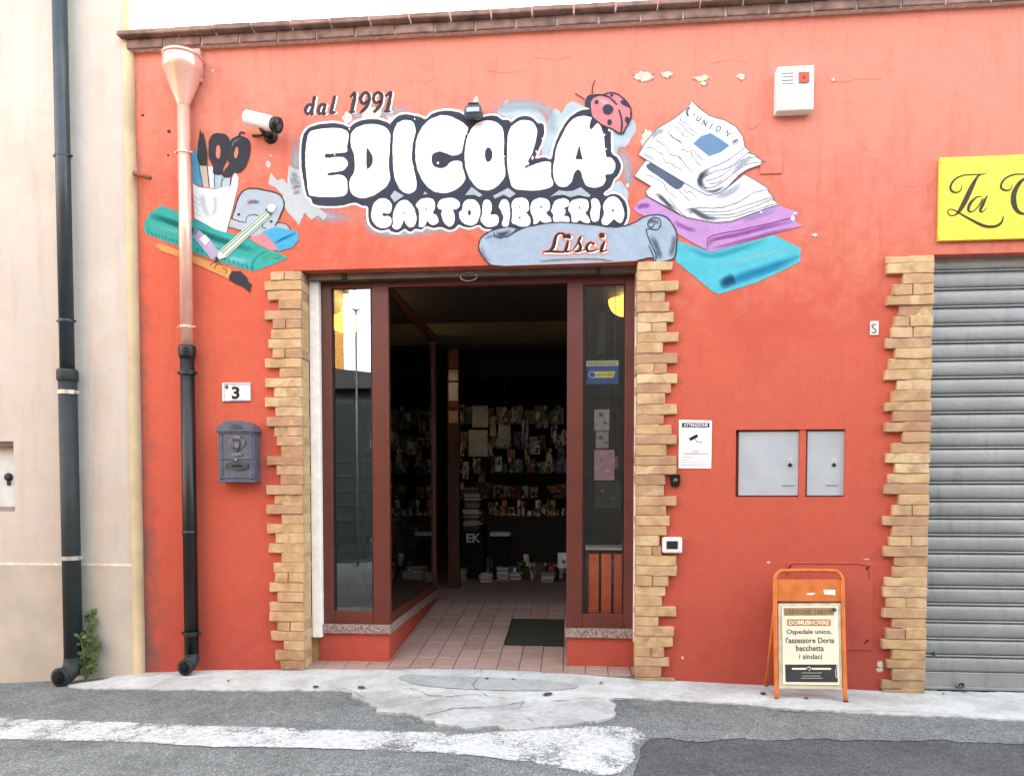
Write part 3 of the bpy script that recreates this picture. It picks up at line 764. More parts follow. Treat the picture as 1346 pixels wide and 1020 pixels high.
# --- room shell
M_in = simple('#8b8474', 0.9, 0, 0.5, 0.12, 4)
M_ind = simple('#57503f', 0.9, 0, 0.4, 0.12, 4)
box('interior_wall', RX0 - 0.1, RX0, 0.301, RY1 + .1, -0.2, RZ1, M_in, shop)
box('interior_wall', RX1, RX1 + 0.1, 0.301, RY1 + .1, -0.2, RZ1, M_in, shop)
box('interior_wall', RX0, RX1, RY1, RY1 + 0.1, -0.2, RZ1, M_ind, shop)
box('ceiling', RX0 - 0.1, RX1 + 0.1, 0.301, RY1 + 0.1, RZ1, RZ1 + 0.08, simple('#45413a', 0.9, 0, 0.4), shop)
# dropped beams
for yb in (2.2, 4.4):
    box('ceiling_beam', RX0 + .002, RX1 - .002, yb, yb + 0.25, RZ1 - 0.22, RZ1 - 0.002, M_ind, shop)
# --- roller shutter of the neighbouring garage
M_shut = None
def shutter_mat():
    t = NT('galvanised_slat'); p = t.pos()
    n1 = t.noise(p, 2.2, 5, 0.6, 0.4); n2 = t.noise(p, 18, 5, 0.65)
    c = t.ramp(n1, ((0.3, hexc('#989b99', 0.78)), (0.7, hexc('#a9acab', 0.8))))
    mp_ = t.n('ShaderNodeMapping'); mp_.inputs['Scale'].default_value = (7, 1, 1.2); t.l(p, mp_.inputs[0])
    st = t.noise(mp_.outputs[0], 3, 5, 0.6)
    c = t.mix(t.ramp(st, ((0.55, (0, 0, 0)), (0.75, (0.45,) * 3))), c, hexc('#7e807c', 0.72))
    c = t.mix(t.ramp(n2, ((0.62, (0, 0, 0)), (0.75, (0.35,) * 3))), c, hexc('#6f7069', 0.7))
    return t.done(t.bsdf(c, 0.5, 0.35, 0.4, t.math('ADD', t.math('MULTIPLY', t.noise(p, 4.5, 3), 3.0), n2), 0.25, 0.008))
M_shut = shutter_mat()
SHY = 0.085
gz0 = W(1280, 905.5, SHY).z; gz1 = GZ + 0.05
sh = empty('roller_shutter'); sh.parent = shop
per = 0.1235
NS = 0
me_s = None
z = gz0 + 0.10
prof = [(0.016, -0.002), (0.016, 0.003), (-0.012, 0.0045), (-0.016, 0.008), (-0.015, 0.013), (-0.010, 0.0165), (0.014, 0.0175), (0.014, 0.0225), (-0.006, 0.0235), (-0.011, 0.028), (-0.015, 0.045), (-0.017, 0.07), (-0.015, 0.098), (-0.010, 0.115), (-0.004, 0.1195), (0.016, 0.1205), (0.016, per + .002)]
while z < gz1:
    if me_s is None:
        Vv, Ff = [], []
        nx = 13
        for i in range(nx):
            xx = GX0 - 0.03 + (GX1 - GX0 + 0.03) * i / (nx - 1)
            for (yy, zz_) in prof: Vv.append((xx, SHY + 0.02 + yy, zz_))
        m_ = len(prof)
        for i in range(nx - 1):
            for j in range(m_ - 1): Ff.append((i * m_ + j, (i + 1) * m_ + j, (i + 1) * m_ + j + 1, i * m_ + j + 1))
        me_s = bpy.data.meshes.new('slat'); me_s.from_pydata(Vv, [], Ff); me_s.update()
        me_s.polygons.foreach_set('use_smooth', [True] * len(me_s.polygons)); me_s.materials.append(M_shut)
    o = bpy.data.objects.new('slat', me_s); COL.objects.link(o); o.parent = sh; o.location = (0, random.uniform(-.0015, .0015), z)
    z += per
box('bottom_bar', GX0 - 0.03, GX1, SHY, SHY + 0.02, gz0, gz0 + 0.101, M_shut, sh, 0.002)
box('bottom_lip', GX0 - 0.03, GX1, SHY - 0.02, SHY + 0.02, gz0 - 0.004, gz0 + 0.016, M_shut, sh, 0.002)
box('rubber_seal', GX0 - 0.03, GX1, SHY - 0.012, SHY + 0.01, gz0 - 0.02, gz0 - 0.005, simple('#191817', 0.8, 0, .6), sh)
c = W(1261, 902, SHY - 0.02)
lk = box('lock', c.x - 0.03, c.x + 0.03, c.y - 0.02, c.y - 0.001, c.z - 0.004, c.z + 0.018, simple('#8b8780', 0.4, 0.7), sh, 0.004)
tube('staple', [c + Vector((-0.012, -0.02, 0.015)), c + Vector((-0.012, -0.035, 0.03)), c + Vector((0.012, -0.035, 0.03)), c + Vector((0.012, -0.02, 0.015))], 0.005, simple('#2d2b29', 0.5, 0.5), sh)
c = W(1228.5, 859, SHY)
tube('rivet', [c + Vector((0, 0.01, 0)), c + Vector((0, -0.008, 0))], [0.014, 0.011], simple('#5d6361', 0.5, 0.5), sh)
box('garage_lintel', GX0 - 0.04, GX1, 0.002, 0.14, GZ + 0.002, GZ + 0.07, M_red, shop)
box('garage_threshold', GX0 - 0.05, GX1, -0.005, 0.4, -0.5, gz0 - 0.021, M_pave, shop)

# ------------------------------------------------------------------ cream house on the left
house = empty('cream_house', (0, 0, 0), 'cream rendered house wall with yellow rounded corner, left of the red shop', 'building')
def cream():
    t = NT('cream_render'); p = t.pos()
    n1 = t.noise(p, 1.1, 6, 0.62, 0.5); n2 = t.noise(p, 6, 5, 0.6, 0.6); n3 = t.noise(p, 45, 5)
    c = t.ramp(n1, ((0.3, hexc('#d0cac1', 0.74)), (0.7, hexc('#dad4cb', 0.78))))
    c = t.mix(t.ramp(n2, ((0.5, (0, 0, 0)), (0.75, (0.4,) * 3))), c, hexc('#cdbcac', 0.76))
    mp_ = t.n('ShaderNodeMapping'); mp_.inputs['Scale'].default_value = (4, 1, 0.4); t.l(p, mp_.inputs[0])
    c = t.mix(t.ramp(t.noise(mp_.outputs[0], 3, 5, 0.6), ((0.5, (0, 0, 0)), (0.8, (0.4,) * 3))), c, hexc('#c1ab96', 0.75))
    sx = t.n('ShaderNodeSeparateXYZ'); t.l(p, sx.inputs[0])
    d = t.math('ADD', t.math('MULTIPLY', t.math('SUBTRACT', 0.35, sx.outputs[2]), 1.6), t.math('MULTIPLY', t.math('SUBTRACT', n2, 0.55), 1.8), True)
    c = t.mix(t.math('MULTIPLY', d, 0.4), c, hexc('#a08e7c', 0.7))
    return t.done(t.bsdf(c, 0.9, 0, 0.15, t.math('ADD', n3, n2), 0.3, 0.008))
M_cream = cream()
HY = -0.055
hx1 = (WX(166, 200, HY) + WX(174, 860, HY)) / 2
hxE = (WX(173, 200, HY) + WX(186, 860, HY)) / 2
rx1 = WX(18.5, 620, HY); rz1, rz0 = WZ(10, 580, HY), WZ(10, 672, HY)
zl0 = WZ(60, 743, HY); zl1 = WZ(60, 740, HY)
hz = 7.5
wall_grid('wall', [-9, rx1 - 0.55, rx1, hx1], [zl1, hz, rz0, rz1], [(rx1 - 0.55, rx1, rz0, rz1)], HY, 0.3, M_cream, house)
box('lower_wall', -9, hx1, HY - 0.006, 0.3, -1.0, zl0, simple('#cfc8bd', 0.9, 0, 0.74, 0.08, 3, 0.3, 0.15), house)
box('string_line', -9, hx1, HY - 0.008, 0.3, zl0 + .0003, zl1 - .0003, simple('#efe6d6', 0.8, 0, 0.85), house)
# rounded corner bead
bm = bmesh.new(); prof_c = [(hx1, HY - 0.009)] + [(hxE - 0.05 + 0.05 * math.sin(a), HY - 0.009 + 0.05 - 0.05 * math.cos(a)) for a in [math.pi / 2 * i / 8 for i in range(9)]] + [(hxE, 0.3), (hx1, 0.3)]
vb = []
for zz_ in [-1.0 + 0.25 * i for i in range(36)]:
    wob = mnoise.noise((0, 0, zz_ * 1.3)) * 0.006
    vb.append([bm.verts.new((a + (wob if a > hx1 + .01 else 0), b, zz_)) for a, b in prof_c])
for a, b in zip(vb, vb[1:]):
    for k in range(len(prof_c) - 1): bm.faces.new((a[k], a[k + 1], b[k + 1], b[k]))
obm('corner_bead', bm, simple('#dccaa4', 0.8, 0, 0.82, 0.12, 3.5, 0.2), house, True)
mc = empty('meter_cabinet'); mc.parent = house
box('back', rx1 - 0.55, rx1, HY + 0.07, 0.2, rz0, rz1, simple('#c9d7de', 0.45, 0.1, 0.85, 0.06), mc)
box('sill', rx1 - 0.55 + .001, rx1 - .001, HY + 0.01, HY + 0.069, rz0 + .001, rz0 + 0.035, simple('#9c978f', 0.8), mc)
box('top_strip', rx1 - 0.55 + .001, rx1 - .001, HY + 0.004, HY + 0.069, rz1 - 0.045, rz1 - .001, simple('#6b6058', 0.8), mc)  # darker strip across the top of the recess
c = W(12, 627, HY + 0.07)
tube('latch', [c + Vector((0, .002, 0)), c + Vector((0, -0.02, 0))], [0.034, 0.028], simple('#2c3338', 0.5), mc)
box('keeper', c.x - 0.012, c.x + 0.014, c.y - 0.016, c.y - .001, c.z - 0.065, c.z - 0.02, simple('#2c3338', 0.5), mc, 0.004)

# ------------------------------------------------------------------ downpipes
def vpipe(name, px_top, px_bot, rad, Y, mat, parent, n=18):
    a = W(px_top[0], px_top[1], Y); b = W(px_bot[0], px_bot[1], Y)
    return tube(name, [a, b], rad, mat, parent, n)
def ring(name, c, r, h, mat, parent, ears=True, axis=Vector((0, 0, 1))):
    bm = bmesh.new(); tube_bm(bm, [c - axis * h / 2, c + axis * h / 2], r, 20)
    if ears:
        for s in (-1, 1):
            box_bm(bm, c.x + s * (r + 0.008) - 0.010, c.x + s * (r + 0.008) + 0.010, c.y - 0.006, c.y + 0.012, c.z - h * 0.4, c.z + h * 0.4, 0.002)
            tube_bm(bm, [c + Vector((s * (r + .01), -0.006, 0)), c + Vector((s * (r + .01), -0.016, 0))], 0.006, 8)
    return obm(name, bm, mat, parent)
M_pipe = simple('#3d4a52', 0.38, 0.25, 0.65, 0.1, 9, 0.08, 0.5)
M_cast = simple('#3a4346', 0.6, 0.1, 0.6, 0.12, 14, 0.3, 0.35)
M_zinc = simple('#c9cac6', 0.35, 0.6, 0.8, 0.08)
PY = HY - 0.085
base = W(93, 893, PY)
dp = empty('downpipe', (base.x, PY, zg(base.x)), 'dark slate downpipe with wide cast lower section on the cream wall', 'downpipe')
def pipeA(py): # centre px along the leaning pipe
    return 82 + (py / 890.0) * 11.5
vt = lambda py: Vector((W(pipeA(450), 450, PY).x, PY, W(pipeA(450), py, PY).z))
tube('upper_pipe', [vt(-60), vt(488)], 0.051, M_pipe, dp, 20)
tube('lower_pipe', [vt(488), vt(868)], 0.064, M_cast, dp, 20)
tube('socket', [vt(486), vt(489), vt(499), vt(502)], [0.070, 0.074, 0.074, 0.066], M_cast, dp, 20)
for py in (205, 422): ring('bracket', vt(py), 0.055, 0.02, M_pipe, dp)
for py in (516, 733): ring('bracket', vt(py), 0.069, 0.03, M_zinc, dp)
e0 = vt(866); ez = zg(e0.x)
elb = [e0 + Vector((0, 0, 0.02)), e0 + Vector((0, 0, -0.02)), Vector((e0.x, PY - 0.02, ez + 0.11)), Vector((e0.x - 0.015, PY - 0.06, ez + 0.08)), Vector((e0.x - 0.03, PY - 0.12, ez + 0.072))]
tube('elbow', elb, [0.066, 0.067, 0.068, 0.068, 0.068], M_cast, dp, 20, False)
tube('mouth', [elb[-1] + Vector((0.002, 0.012, 0)), elb[-1] + Vector((0, -0.006, 0))], 0.052, simple('#0c0c0c', 0.9, 0, 0.5), dp)
tube('mouth_rim', [elb[-1] + Vector((0.003, 0.02, 0)), elb[-1] + Vector((0, -0.004, 0))], 0.071, M_cast, dp, 20)

M_salm = simple('#eab7a6', 0.2, 0.25, 0.9, 0.06, 5, 0.06, 0.6)
M_blk = simple('#17181a', 0.42, 0.0, 0.5, 0.12, 9, 0.1, 0.5)
QY = -0.075
xq = (WX(243.5, 300, QY) + WX(250.5, 760, QY)) / 2
vq = lambda py: Vector((xq, QY, W(247, py, QY).z))
db = empty('downpipe', (xq, QY, zg(xq)), 'salmon downpipe with funnel hopper and black lower section on the red wall', 'downpipe')
tube('upper_pipe', [vq(136), vq(458)], 0.045, M_salm, db, 20)
hp = tube('hopper', [vq(142), vq(138), vq(96), vq(94), vq(78), vq(76)], [0.044, 0.046, 0.135, 0.142, 0.142, 0.136], M_salm, db, 28)
tube('hopper_rim', [vq(79), vq(75)], [0.147, 0.147], M_salm, db, 28)
hb0, hb1 = W(236, 112), W(266.5, 68)
box('outlet_box', hb0.x, hb1.x, -0.045, -0.001, hb0.z, hb1.z, simple('#e9b3a8', 0.6, 0, 0.8), db, 0.004)
for py in (201, 430): ring('bracket', vq(py), 0.05, 0.014, M_salm, db)
tube('lower_pipe', [vq(458), vq(862)], 0.051, M_blk, db, 20)
tube('socket', [vq(455), vq(458), vq(468), vq(472)], [0.062, 0.064, 0.06, 0.052], M_blk, db, 20)
for py in (490, 832): ring('bracket', vq(py), 0.056, 0.03, simple('#4a4c4c', 0.45, 0.5, .6), db)
tube('joint', [vq(697), vq(703)], 0.054, M_blk, db, 20)
e0 = vq(858); ez = zg(xq) + 0.014
elb = [e0, Vector((xq, QY, ez + 0.11)), Vector((xq - 0.004, QY - 0.04, ez + 0.07)), Vector((xq - 0.008, QY - 0.09, ez + 0.062))]
tube('elbow', elb, [0.052, 0.056, 0.056, 0.056], M_cast, db, 20, False)
tube('mouth', [elb[-1] + Vector((0.001, 0.01, 0)), elb[-1] + Vector((0, -0.005, 0))], 0.042, simple('#0c0c0c', 0.9, 0, 0.5), db)
tube('mouth_rim', [elb[-1] + Vector((0.002, 0.016, 0)), elb[-1] + Vector((0, -0.003, 0))], 0.059, M_cast, db, 20)
a = W(176, 228, -0.02); b = W(197, 234, -0.16)
tag(tube('rusty_pipe_stub', [a + Vector((-.06, 0.03, 0)), a, b], [0.017, 0.017, 0.016], simple('#9a5b4a', 0.8, 0.2)), 'short rusty pipe stub sticking out at the top left of the red wall', 'pipe')

# ------------------------------------------------------------------ mural (flat paint on the wall)
P_dark, P_wht, P_halo, P_grey, P_sky = paint('#3f4554'), paint('#fbfbfa', 0.92), paint('#f3efec', 0.9), paint('#c3ccd0'), paint('#b9cdd8')
A = (390, 110, 6.0); Bz = (510, 110, 6.0); Cz = (660, 90, 5.367); Dz = (470, 240, 7.084); Ez = (640, 240, 6.73); Fz = (620, 270, 4.807)
# splashes behind the lettering
spl = patch('painted_splash', [(352.9, 242), (356, 227), (365, 237.6), (372, 235), (377.6, 242), (379, 219), (386, 216.5), (392, 223.5), (396, 220), (408, 240), (412, 268), (430, 282), (426, 290), (418, 283), (409, 289), (400, 280), (393, 296.5), (386, 287), (379, 280), (373, 270.6), (372, 256.5), (362, 247)], P_grey, shop, 0, False)
for i, c in enumerate(((353, 216, 4, 5), (375, 260, 2, 2), (356, 205, 2, 2))): patch('painted_splash', blot(*c, 10, 0.3, i), P_grey, shop, 0)
patch('painted_splash', zz(*Cz, [(290, 660), (285, 400), (320, 385), (345, 315), (375, 290), (405, 305), (420, 320), (455, 262), (500, 235), (550, 258), (600, 292), (520, 340), (440, 430), (385, 520), (350, 660)]), P_sky, shop, 0)
patch('painted_splash', zz(*Cz, [(760, 440), (790, 620), (825, 560), (870, 555), (915, 490), (945, 430), (930, 370), (890, 380), (850, 470)]), P_sky, shop, 0)
patch('painted_splash', zz(*Cz, [(760, 880), (800, 810), (835, 800), (880, 855), (890, 900), (875, 1000), (860, 1060), (830, 900)]), P_sky, shop, 0)
patch('painted_splash', [(655, 150), (663, 140), (690, 136), (703, 143), (712, 150), (718, 165), (690, 160)], P_sky, shop, 0)
patch('painted_splash', blot(666, 139, 5, 8, 12, .2, 4), P_grey, shop, 0)
for i, c in enumerate(((457, 155, 8, 9), (488, 150, 14, 12), (513, 152, 7, 8), (626, 133, 4, 7))): patch('painted_splash', blot(*c, 12, 0.35, 20 + i), paint('#e4d3cc', .85), shop, 0)
SIL = zz(*A, [(80, 885), (60, 800), (40, 680), (35, 560), (45, 440), (75, 370), (130, 335), (230, 315), (330, 316), (400, 340), (424, 345), (450, 316), (530, 288), (620, 283), (700, 300), (738, 324)]) + \
      zz(*Bz, [(25, 310), (70, 262), (140, 243), (220, 258), (265, 268), (298, 282), (340, 246), (400, 222), (480, 215), (560, 228), (620, 262), (660, 278), (715, 285), (770, 262), (850, 255), (900, 285), (940, 288), (962, 300)]) + \
      zz(*Cz, [(60, 385), (110, 348), (160, 337), (215, 350), (250, 385), (285, 392), (298, 440), (285, 510), (258, 575), (232, 637), (290, 628), (335, 640), (350, 635), (366, 560), (400, 470), (450, 380), (510, 322), (580, 292), (640, 300), (700, 370), (760, 430), (770, 520), (775, 600), (815, 630), (838, 690), (820, 750), (785, 790), (765, 840), (715, 882)]) + \
      zz(*Ez, [(1060, 120), (1110, 100), (1180, 120), (1225, 180), (1245, 260), (1235, 330), (1190, 400), (1100, 430), (600, 430), (200, 420), (60, 418)]) + \
      zz(*Dz, [(1260, 440), (1180, 430), (1130, 397), (1050, 420), (980, 407), (940, 395), (900, 430), (850, 441), (780, 417), (700, 425), (640, 410), (590, 440), (540, 435), (490, 460), (440, 433), (420, 440), (370, 470), (310, 455), (290, 436), (220, 450), (150, 420), (110, 370), (98, 300), (100, 235)]) + \
      zz(*A, [(520, 962), (460, 942), (400, 952), (330, 966), (200, 966), (130, 946), (110, 905)])
for seg, w_ in (([(398, 262), (404, 275), (430, 284), (470, 288)], 22), ([(392, 180), (388, 220), (394, 255)], 18), ([(450, 158), (480, 150), (515, 148), (545, 142)], 16), ([(640, 146), (668, 140), (700, 138), (722, 150), (726, 180)], 20), ([(812, 190), (824, 220), (826, 250)], 18), ([(478, 282), (486, 300), (520, 308), (570, 303), (620, 300)], 12)):
    spray('painted_haze', seg, w_, '#a9bac6', shop, 0, .75)
let = patch('painted_lettering', SIL, P_dark, shop, 2, True, on_wall, 4)
let['label'] = 'big white bubble letters with dark outline painted above the door'
brush('halo', SIL, 5.6, P_halo, let, 1, True, True, on_wall, 4)
letters = {
 'E': zz(*A, [(95, 395), (130, 372), (200, 358), (290, 352), (370, 362), (405, 390), (408, 440), (397, 500), (390, 540), (300, 552), (235, 555), (222, 571), (235, 588), (320, 580), (370, 585), (400, 610), (402, 645), (375, 680), (330, 695), (260, 705), (243, 716), (255, 727), (330, 720), (370, 728), (395, 760), (400, 830), (385, 875), (330, 892), (200, 895), (110, 885), (90, 850), (75, 720), (68, 600), (75, 480)]),
 'D': zz(*A, [(425, 430), (440, 380), (480, 345), (560, 322), (640, 325), (700, 350), (735, 395), (738, 460), (730, 560), (728, 660), (735, 750), (715, 800), (660, 850), (590, 890), (520, 905), (460, 890), (425, 850), (415, 790), (425, 745), (450, 710), (460, 650), (450, 560), (430, 500)]),
 'I': zz(*Bz, [(45, 380), (75, 315), (130, 290), (180, 295), (210, 330), (215, 390), (200, 450), (190, 520), (190, 600), (205, 680), (225, 770), (222, 830), (190, 862), (150, 867), (105, 845), (70, 790), (48, 720), (38, 600), (38, 470)]),
 'C': zz(*Bz, [(220, 470), (245, 390), (300, 310), (370, 265), (450, 252), (530, 275), (600, 320), (630, 360), (605, 430), (590, 500), (580, 545), (540, 565), (500, 567), (440, 545), (400, 538), (355, 555), (342, 600), (360, 650), (415, 670), (460, 655), (490, 625), (530, 610), (580, 620), (588, 660), (610, 750), (580, 800), (520, 845), (440, 865), (360, 850), (290, 790), (240, 700), (217, 600)]),
 'O': zz(*Bz, [(605, 560), (615, 460), (650, 370), (710, 310), (790, 292), (860, 310), (905, 360), (915, 450), (912, 550), (920, 640), (925, 720), (890, 780), (830, 830), (760, 842), (700, 820), (645, 750), (612, 660)]),
 'L': zz(*Cz, [(40, 480), (60, 420), (110, 378), (160, 365), (215, 380), (245, 430), (240, 500), (215, 590), (180, 660), (162, 705), (200, 690), (270, 665), (335, 660), (345, 700), (345, 760), (360, 815), (330, 845), (250, 862), (150, 860), (80, 845), (55, 790), (38, 690), (35, 580)]),
 'A': zz(*Cz, [(370, 640), (385, 560), (425, 470), (470, 390), (530, 345), (590, 338), (650, 360), (690, 400), (715, 470), (725, 560), (735, 625), (765, 630), (795, 665), (795, 710), (770, 745), (730, 752), (730, 790), (705, 830), (650, 842), (600, 830), (570, 780), (555, 730), (530, 715), (510, 740), (490, 800), (450, 835), (400, 830), (365, 780), (360, 710)]),
 'c': zz(*Dz, [(130, 270), (150, 200), (190, 160), (240, 150), (290, 165), (318, 210), (310, 270), (280, 290), (240, 285), (232, 303), (250, 318), (290, 312), (318, 345), (310, 390), (275, 420), (220, 425), (165, 395), (130, 330)]),
 'a': zz(*Dz, [(330, 310), (345, 250), (380, 190), (430, 165), (480, 180), (520, 230), (545, 300), (545, 370), (520, 410), (480, 415), (450, 385), (435, 345), (420, 380), (400, 420), (360, 438), (325, 415), (330, 370)]),
 'r': zz(*Dz, [(545, 210), (580, 165), (640, 145), (700, 160), (722, 200), (715, 250), (700, 285), (735, 310), (752, 360), (730, 390), (690, 395), (660, 370), (648, 350), (640, 380), (620, 410), (580, 415), (570, 400), (575, 320), (565, 250)]),
 't': zz(*Dz, [(745, 210), (770, 165), (830, 148), (900, 148), (950, 185), (950, 225), (920, 250), (890, 255), (905, 310), (900, 370), (870, 410), (835, 405), (800, 360), (780, 300), (785, 255), (755, 245)]),
 'o': zz(*Dz, [(990, 190), (1030, 160), (1080, 160), (1120, 190), (1142, 250), (1135, 320), (1105, 380), (1060, 403), (1000, 385), (955, 340), (945, 285), (975, 245)]),
 'l': zz(*Dz, [(1165, 200), (1190, 165), (1230, 170), (1248, 210), (1245, 270), (1240, 300), (1290, 300), (1315, 335), (1300, 390), (1240, 415), (1180, 400), (1148, 350), (1160, 290)]),
 'i': zz(*Ez, [(105, 210), (130, 160), (165, 150), (195, 180), (203, 250), (200, 330), (185, 385), (150, 388), (132, 370), (145, 310), (130, 260)]),
 'b': zz(*Ez, [(220, 190), (245, 150), (300, 135), (350, 150), (372, 200), (368, 250), (348, 270), (380, 310), (385, 360), (360, 385), (310, 392), (260, 375), (220, 350), (225, 270)]),
 'r2': zz(*Ez, [(395, 180), (430, 148), (490, 138), (540, 155), (558, 200), (550, 245), (525, 270), (560, 310), (570, 345), (540, 360), (495, 355), (470, 338), (450, 360), (415, 368), (410, 320), (385, 250)]),
 'e': zz(*Ez, [(590, 185), (620, 155), (680, 142), (722, 160), (728, 195), (700, 220), (650, 232), (690, 240), (690, 280), (675, 295), (720, 305), (728, 350), (650, 355), (590, 345), (588, 290), (568, 255), (575, 235)]),
 'r3': zz(*Ez, [(745, 170), (790, 148), (850, 145), (890, 165), (900, 210), (890, 250), (870, 275), (900, 310), (910, 355), (860, 355), (820, 335), (790, 355), (755, 350), (745, 290), (722, 240)]),
 'i2': zz(*Ez, [(920, 160), (950, 142), (985, 155), (1000, 200), (998, 270), (985, 335), (950, 350), (925, 330), (915, 260), (925, 220)]),
 'a2': zz(*Ez, [(1030, 210), (1060, 150), (1110, 125), (1160, 145), (1195, 195), (1215, 270), (1205, 330), (1180, 360), (1145, 345), (1125, 325), (1100, 350), (1060, 378), (1020, 365), (1015, 330), (1035, 280)]),
}
for k, v in letters.items(): patch('letter', v, P_wht, let, 3)
for pts, sm in ((zz(*A, [(552, 518), (580, 540), (600, 590), (590, 645), (565, 672), (553, 660)]), True), (zz(*Bz, ell(793, 562, 30, 57, 0.05)), False), (zz(*Cz, [(545, 540), (568, 645), (517, 640)]), False),
                (zz(*Dz, ell(1042, 282, 14, 28)), False), (zz(*Dz, [(432, 268), (442, 290), (424, 288)]), False), (zz(*Dz, [(628, 235), (645, 245), (636, 282)]), False), (zz(*Ez, ell(289, 222, 5, 16)), False),
                (zz(*Ez, ell(292, 314, 9, 9)), False), (zz(*Ez, [(468, 208), (492, 212), (474, 236)]), False), (zz(*Ez, [(810, 205), (826, 222), (818, 248)]), False), (zz(*Ez, [(1115, 225), (1128, 258), (1104, 255)]), False)):
    patch('letter_counter', pts, P_dark, let, 4, sm)
for pts in (zz(*Dz, [(345, 75), (430, 125), (345, 185), (305, 130)]), zz(*Dz, [(625, 82), (648, 106), (611, 113)]), zz(*Dz, [(1060, 45), (1165, 115), (1135, 138), (1090, 115), (1000, 118)]),
            zz(*Ez, [(55, 120), (185, 50), (255, 100), (205, 135), (150, 110), (70, 145)]), zz(*Ez, [(555, 132), (640, 68), (700, 80), (760, 74), (830, 40), (920, 115), (900, 130), (810, 115), (740, 132), (680, 107), (600, 118)])):
    patch('gap', pts, paint('#b4bfc9'), let, 4, False)
for i, (a, b, r) in enumerate(((457, 162, 1.2), (459, 170, 1.5), (440, 204, 1.3), (545, 157, 1.5), (576, 214, 2.0), (615, 177, 1.3), (663, 206, 1.4), (713, 183, 1.8), (700, 208, 2.5), (693, 215, 3.2), (705, 200, 2.0), (801, 171, 2.5), (794, 178, 2.0), (797, 196, 1.4))):
    patch('flake', blot(a, b, r, r * 1.2, 8, 0.5, i + 50), P_halo, let, 4, False)
# 'dal 1991'
P_ink = paint('#4d4248')
DAL = [([(140, 112, 15), (128, 175, 17), (116, 238, 18)], 1), ([(122, 178, 12), (100, 168, 14), (78, 190, 17), (70, 222, 16), (88, 240, 12), (112, 225, 8)], 1), ([(116, 236, 12), (128, 240, 8)], 1),
       ([(222, 170, 10), (198, 168, 14), (176, 192, 17), (170, 222, 16), (184, 240, 12), (208, 226, 8)], 1), ([(226, 168, 14), (216, 205, 17), (209, 238, 16), (228, 238, 8)], 1),
       ([(300, 106, 15), (286, 165, 17), (272, 228, 17), (300, 228, 8)], 1),
       ([(428, 104, 10), (448, 82, 14), (462, 80, 16), (450, 145, 20), (434, 225, 18)], 1), ([(420, 226, 8), (452, 226, 8)], 1),
       ([(560, 140, 10), (530, 158, 13), (506, 135, 16), (512, 98, 16), (540, 74, 14), (568, 90, 17), (570, 135, 18), (545, 190, 17), (508, 224, 12)], 1),
       ([(662, 138, 10), (632, 152, 13), (606, 132, 16), (612, 96, 16), (640, 72, 14), (668, 88, 17), (670, 132, 18), (648, 186, 17), (614, 222, 12)], 1),
       ([(704, 98, 10), (728, 78, 14), (742, 76, 16), (730, 140, 20), (712, 218, 18)], 1), ([(696, 220, 8), (732, 220, 8)], 1)]
def shifted(st, s, dx=0, dy=0, grow=0, org=A):
    return [([(org[0] + (p[0] + dx) / org[2], org[1] + (p[1] + dy) / org[2], (p[2] + grow) / org[2]) for p in pts], w) for pts, w in st]
dl = empty('painted_date'); dl.parent = shop
for i0, i1 in ((0, 3), (3, 5), (5, 6), (6, 8), (8, 9), (9, 10), (10, 12)):
    brushes('letter', shifted(DAL[i0:i1], 6, 0, 0, 11), P_ink, dl, 2); brushes('drop_shadow', shifted(DAL[i0:i1], 6, 14, 4, 10), P_halo, dl, 1)
dl['label'] = 'small dark italic date lettering painted above the big letters'
# ladybird
Lz = (750, 90, 9.27)
body = zz(*Lz, [(235, 430), (260, 370), (320, 335), (400, 322), (470, 302), (540, 306), (620, 350), (690, 420), (730, 490), (735, 570), (715, 650), (670, 730), (620, 800), (500, 740), (380, 690), (290, 620), (250, 560)])
lb = patch('painted_ladybird', body, paint('#dd8a8e'), shop, 5); lb['label'] = 'pink spotted ladybird painted on the last big letter'
brush('outline', body, 2.2, P_dark, lb, 6, True)
spray('shading', zz(*Lz, [(300, 430), (380, 400), (460, 460), (520, 560)]), 14, '#eebfc8', lb, 6, .7)
patch('head', zz(*Lz, [(172, 450), (182, 390), (210, 340), (250, 318), (340, 318), (272, 350), (242, 400), (230, 475), (190, 472)]), P_dark, lb, 6)
for st, w in (([(350, 322), (440, 340), (510, 385), (562, 442)], 2.0), ([(595, 510), (618, 600), (628, 680), (615, 790)], 2.2), ([(265, 300), (264, 240), (278, 190), (292, 150)], 1.5), ([(172, 382), (110, 340), (65, 310)], 1.5)):
    brush('line', zz(*Lz, st), w, P_dark, lb, 7)
for a, b, rx, ry in ((455, 502, 66, 64), (315, 412, 26, 26), (475, 658, 28, 36), (505, 330, 20, 16), (690, 630, 26, 42)): patch('spot', zz(*Lz, ell(a, b, rx, ry)), P_dark, lb, 7, False)
patch('spot', zz(*Lz, [(615, 400), (650, 385), (690, 420), (715, 480), (690, 470), (625, 440)]), P_dark, lb, 7)
patch('leg', zz(*Lz, [(265, 605), (238, 670), (232, 715), (250, 742), (285, 710), (320, 660)]), P_dark, lb, 5)
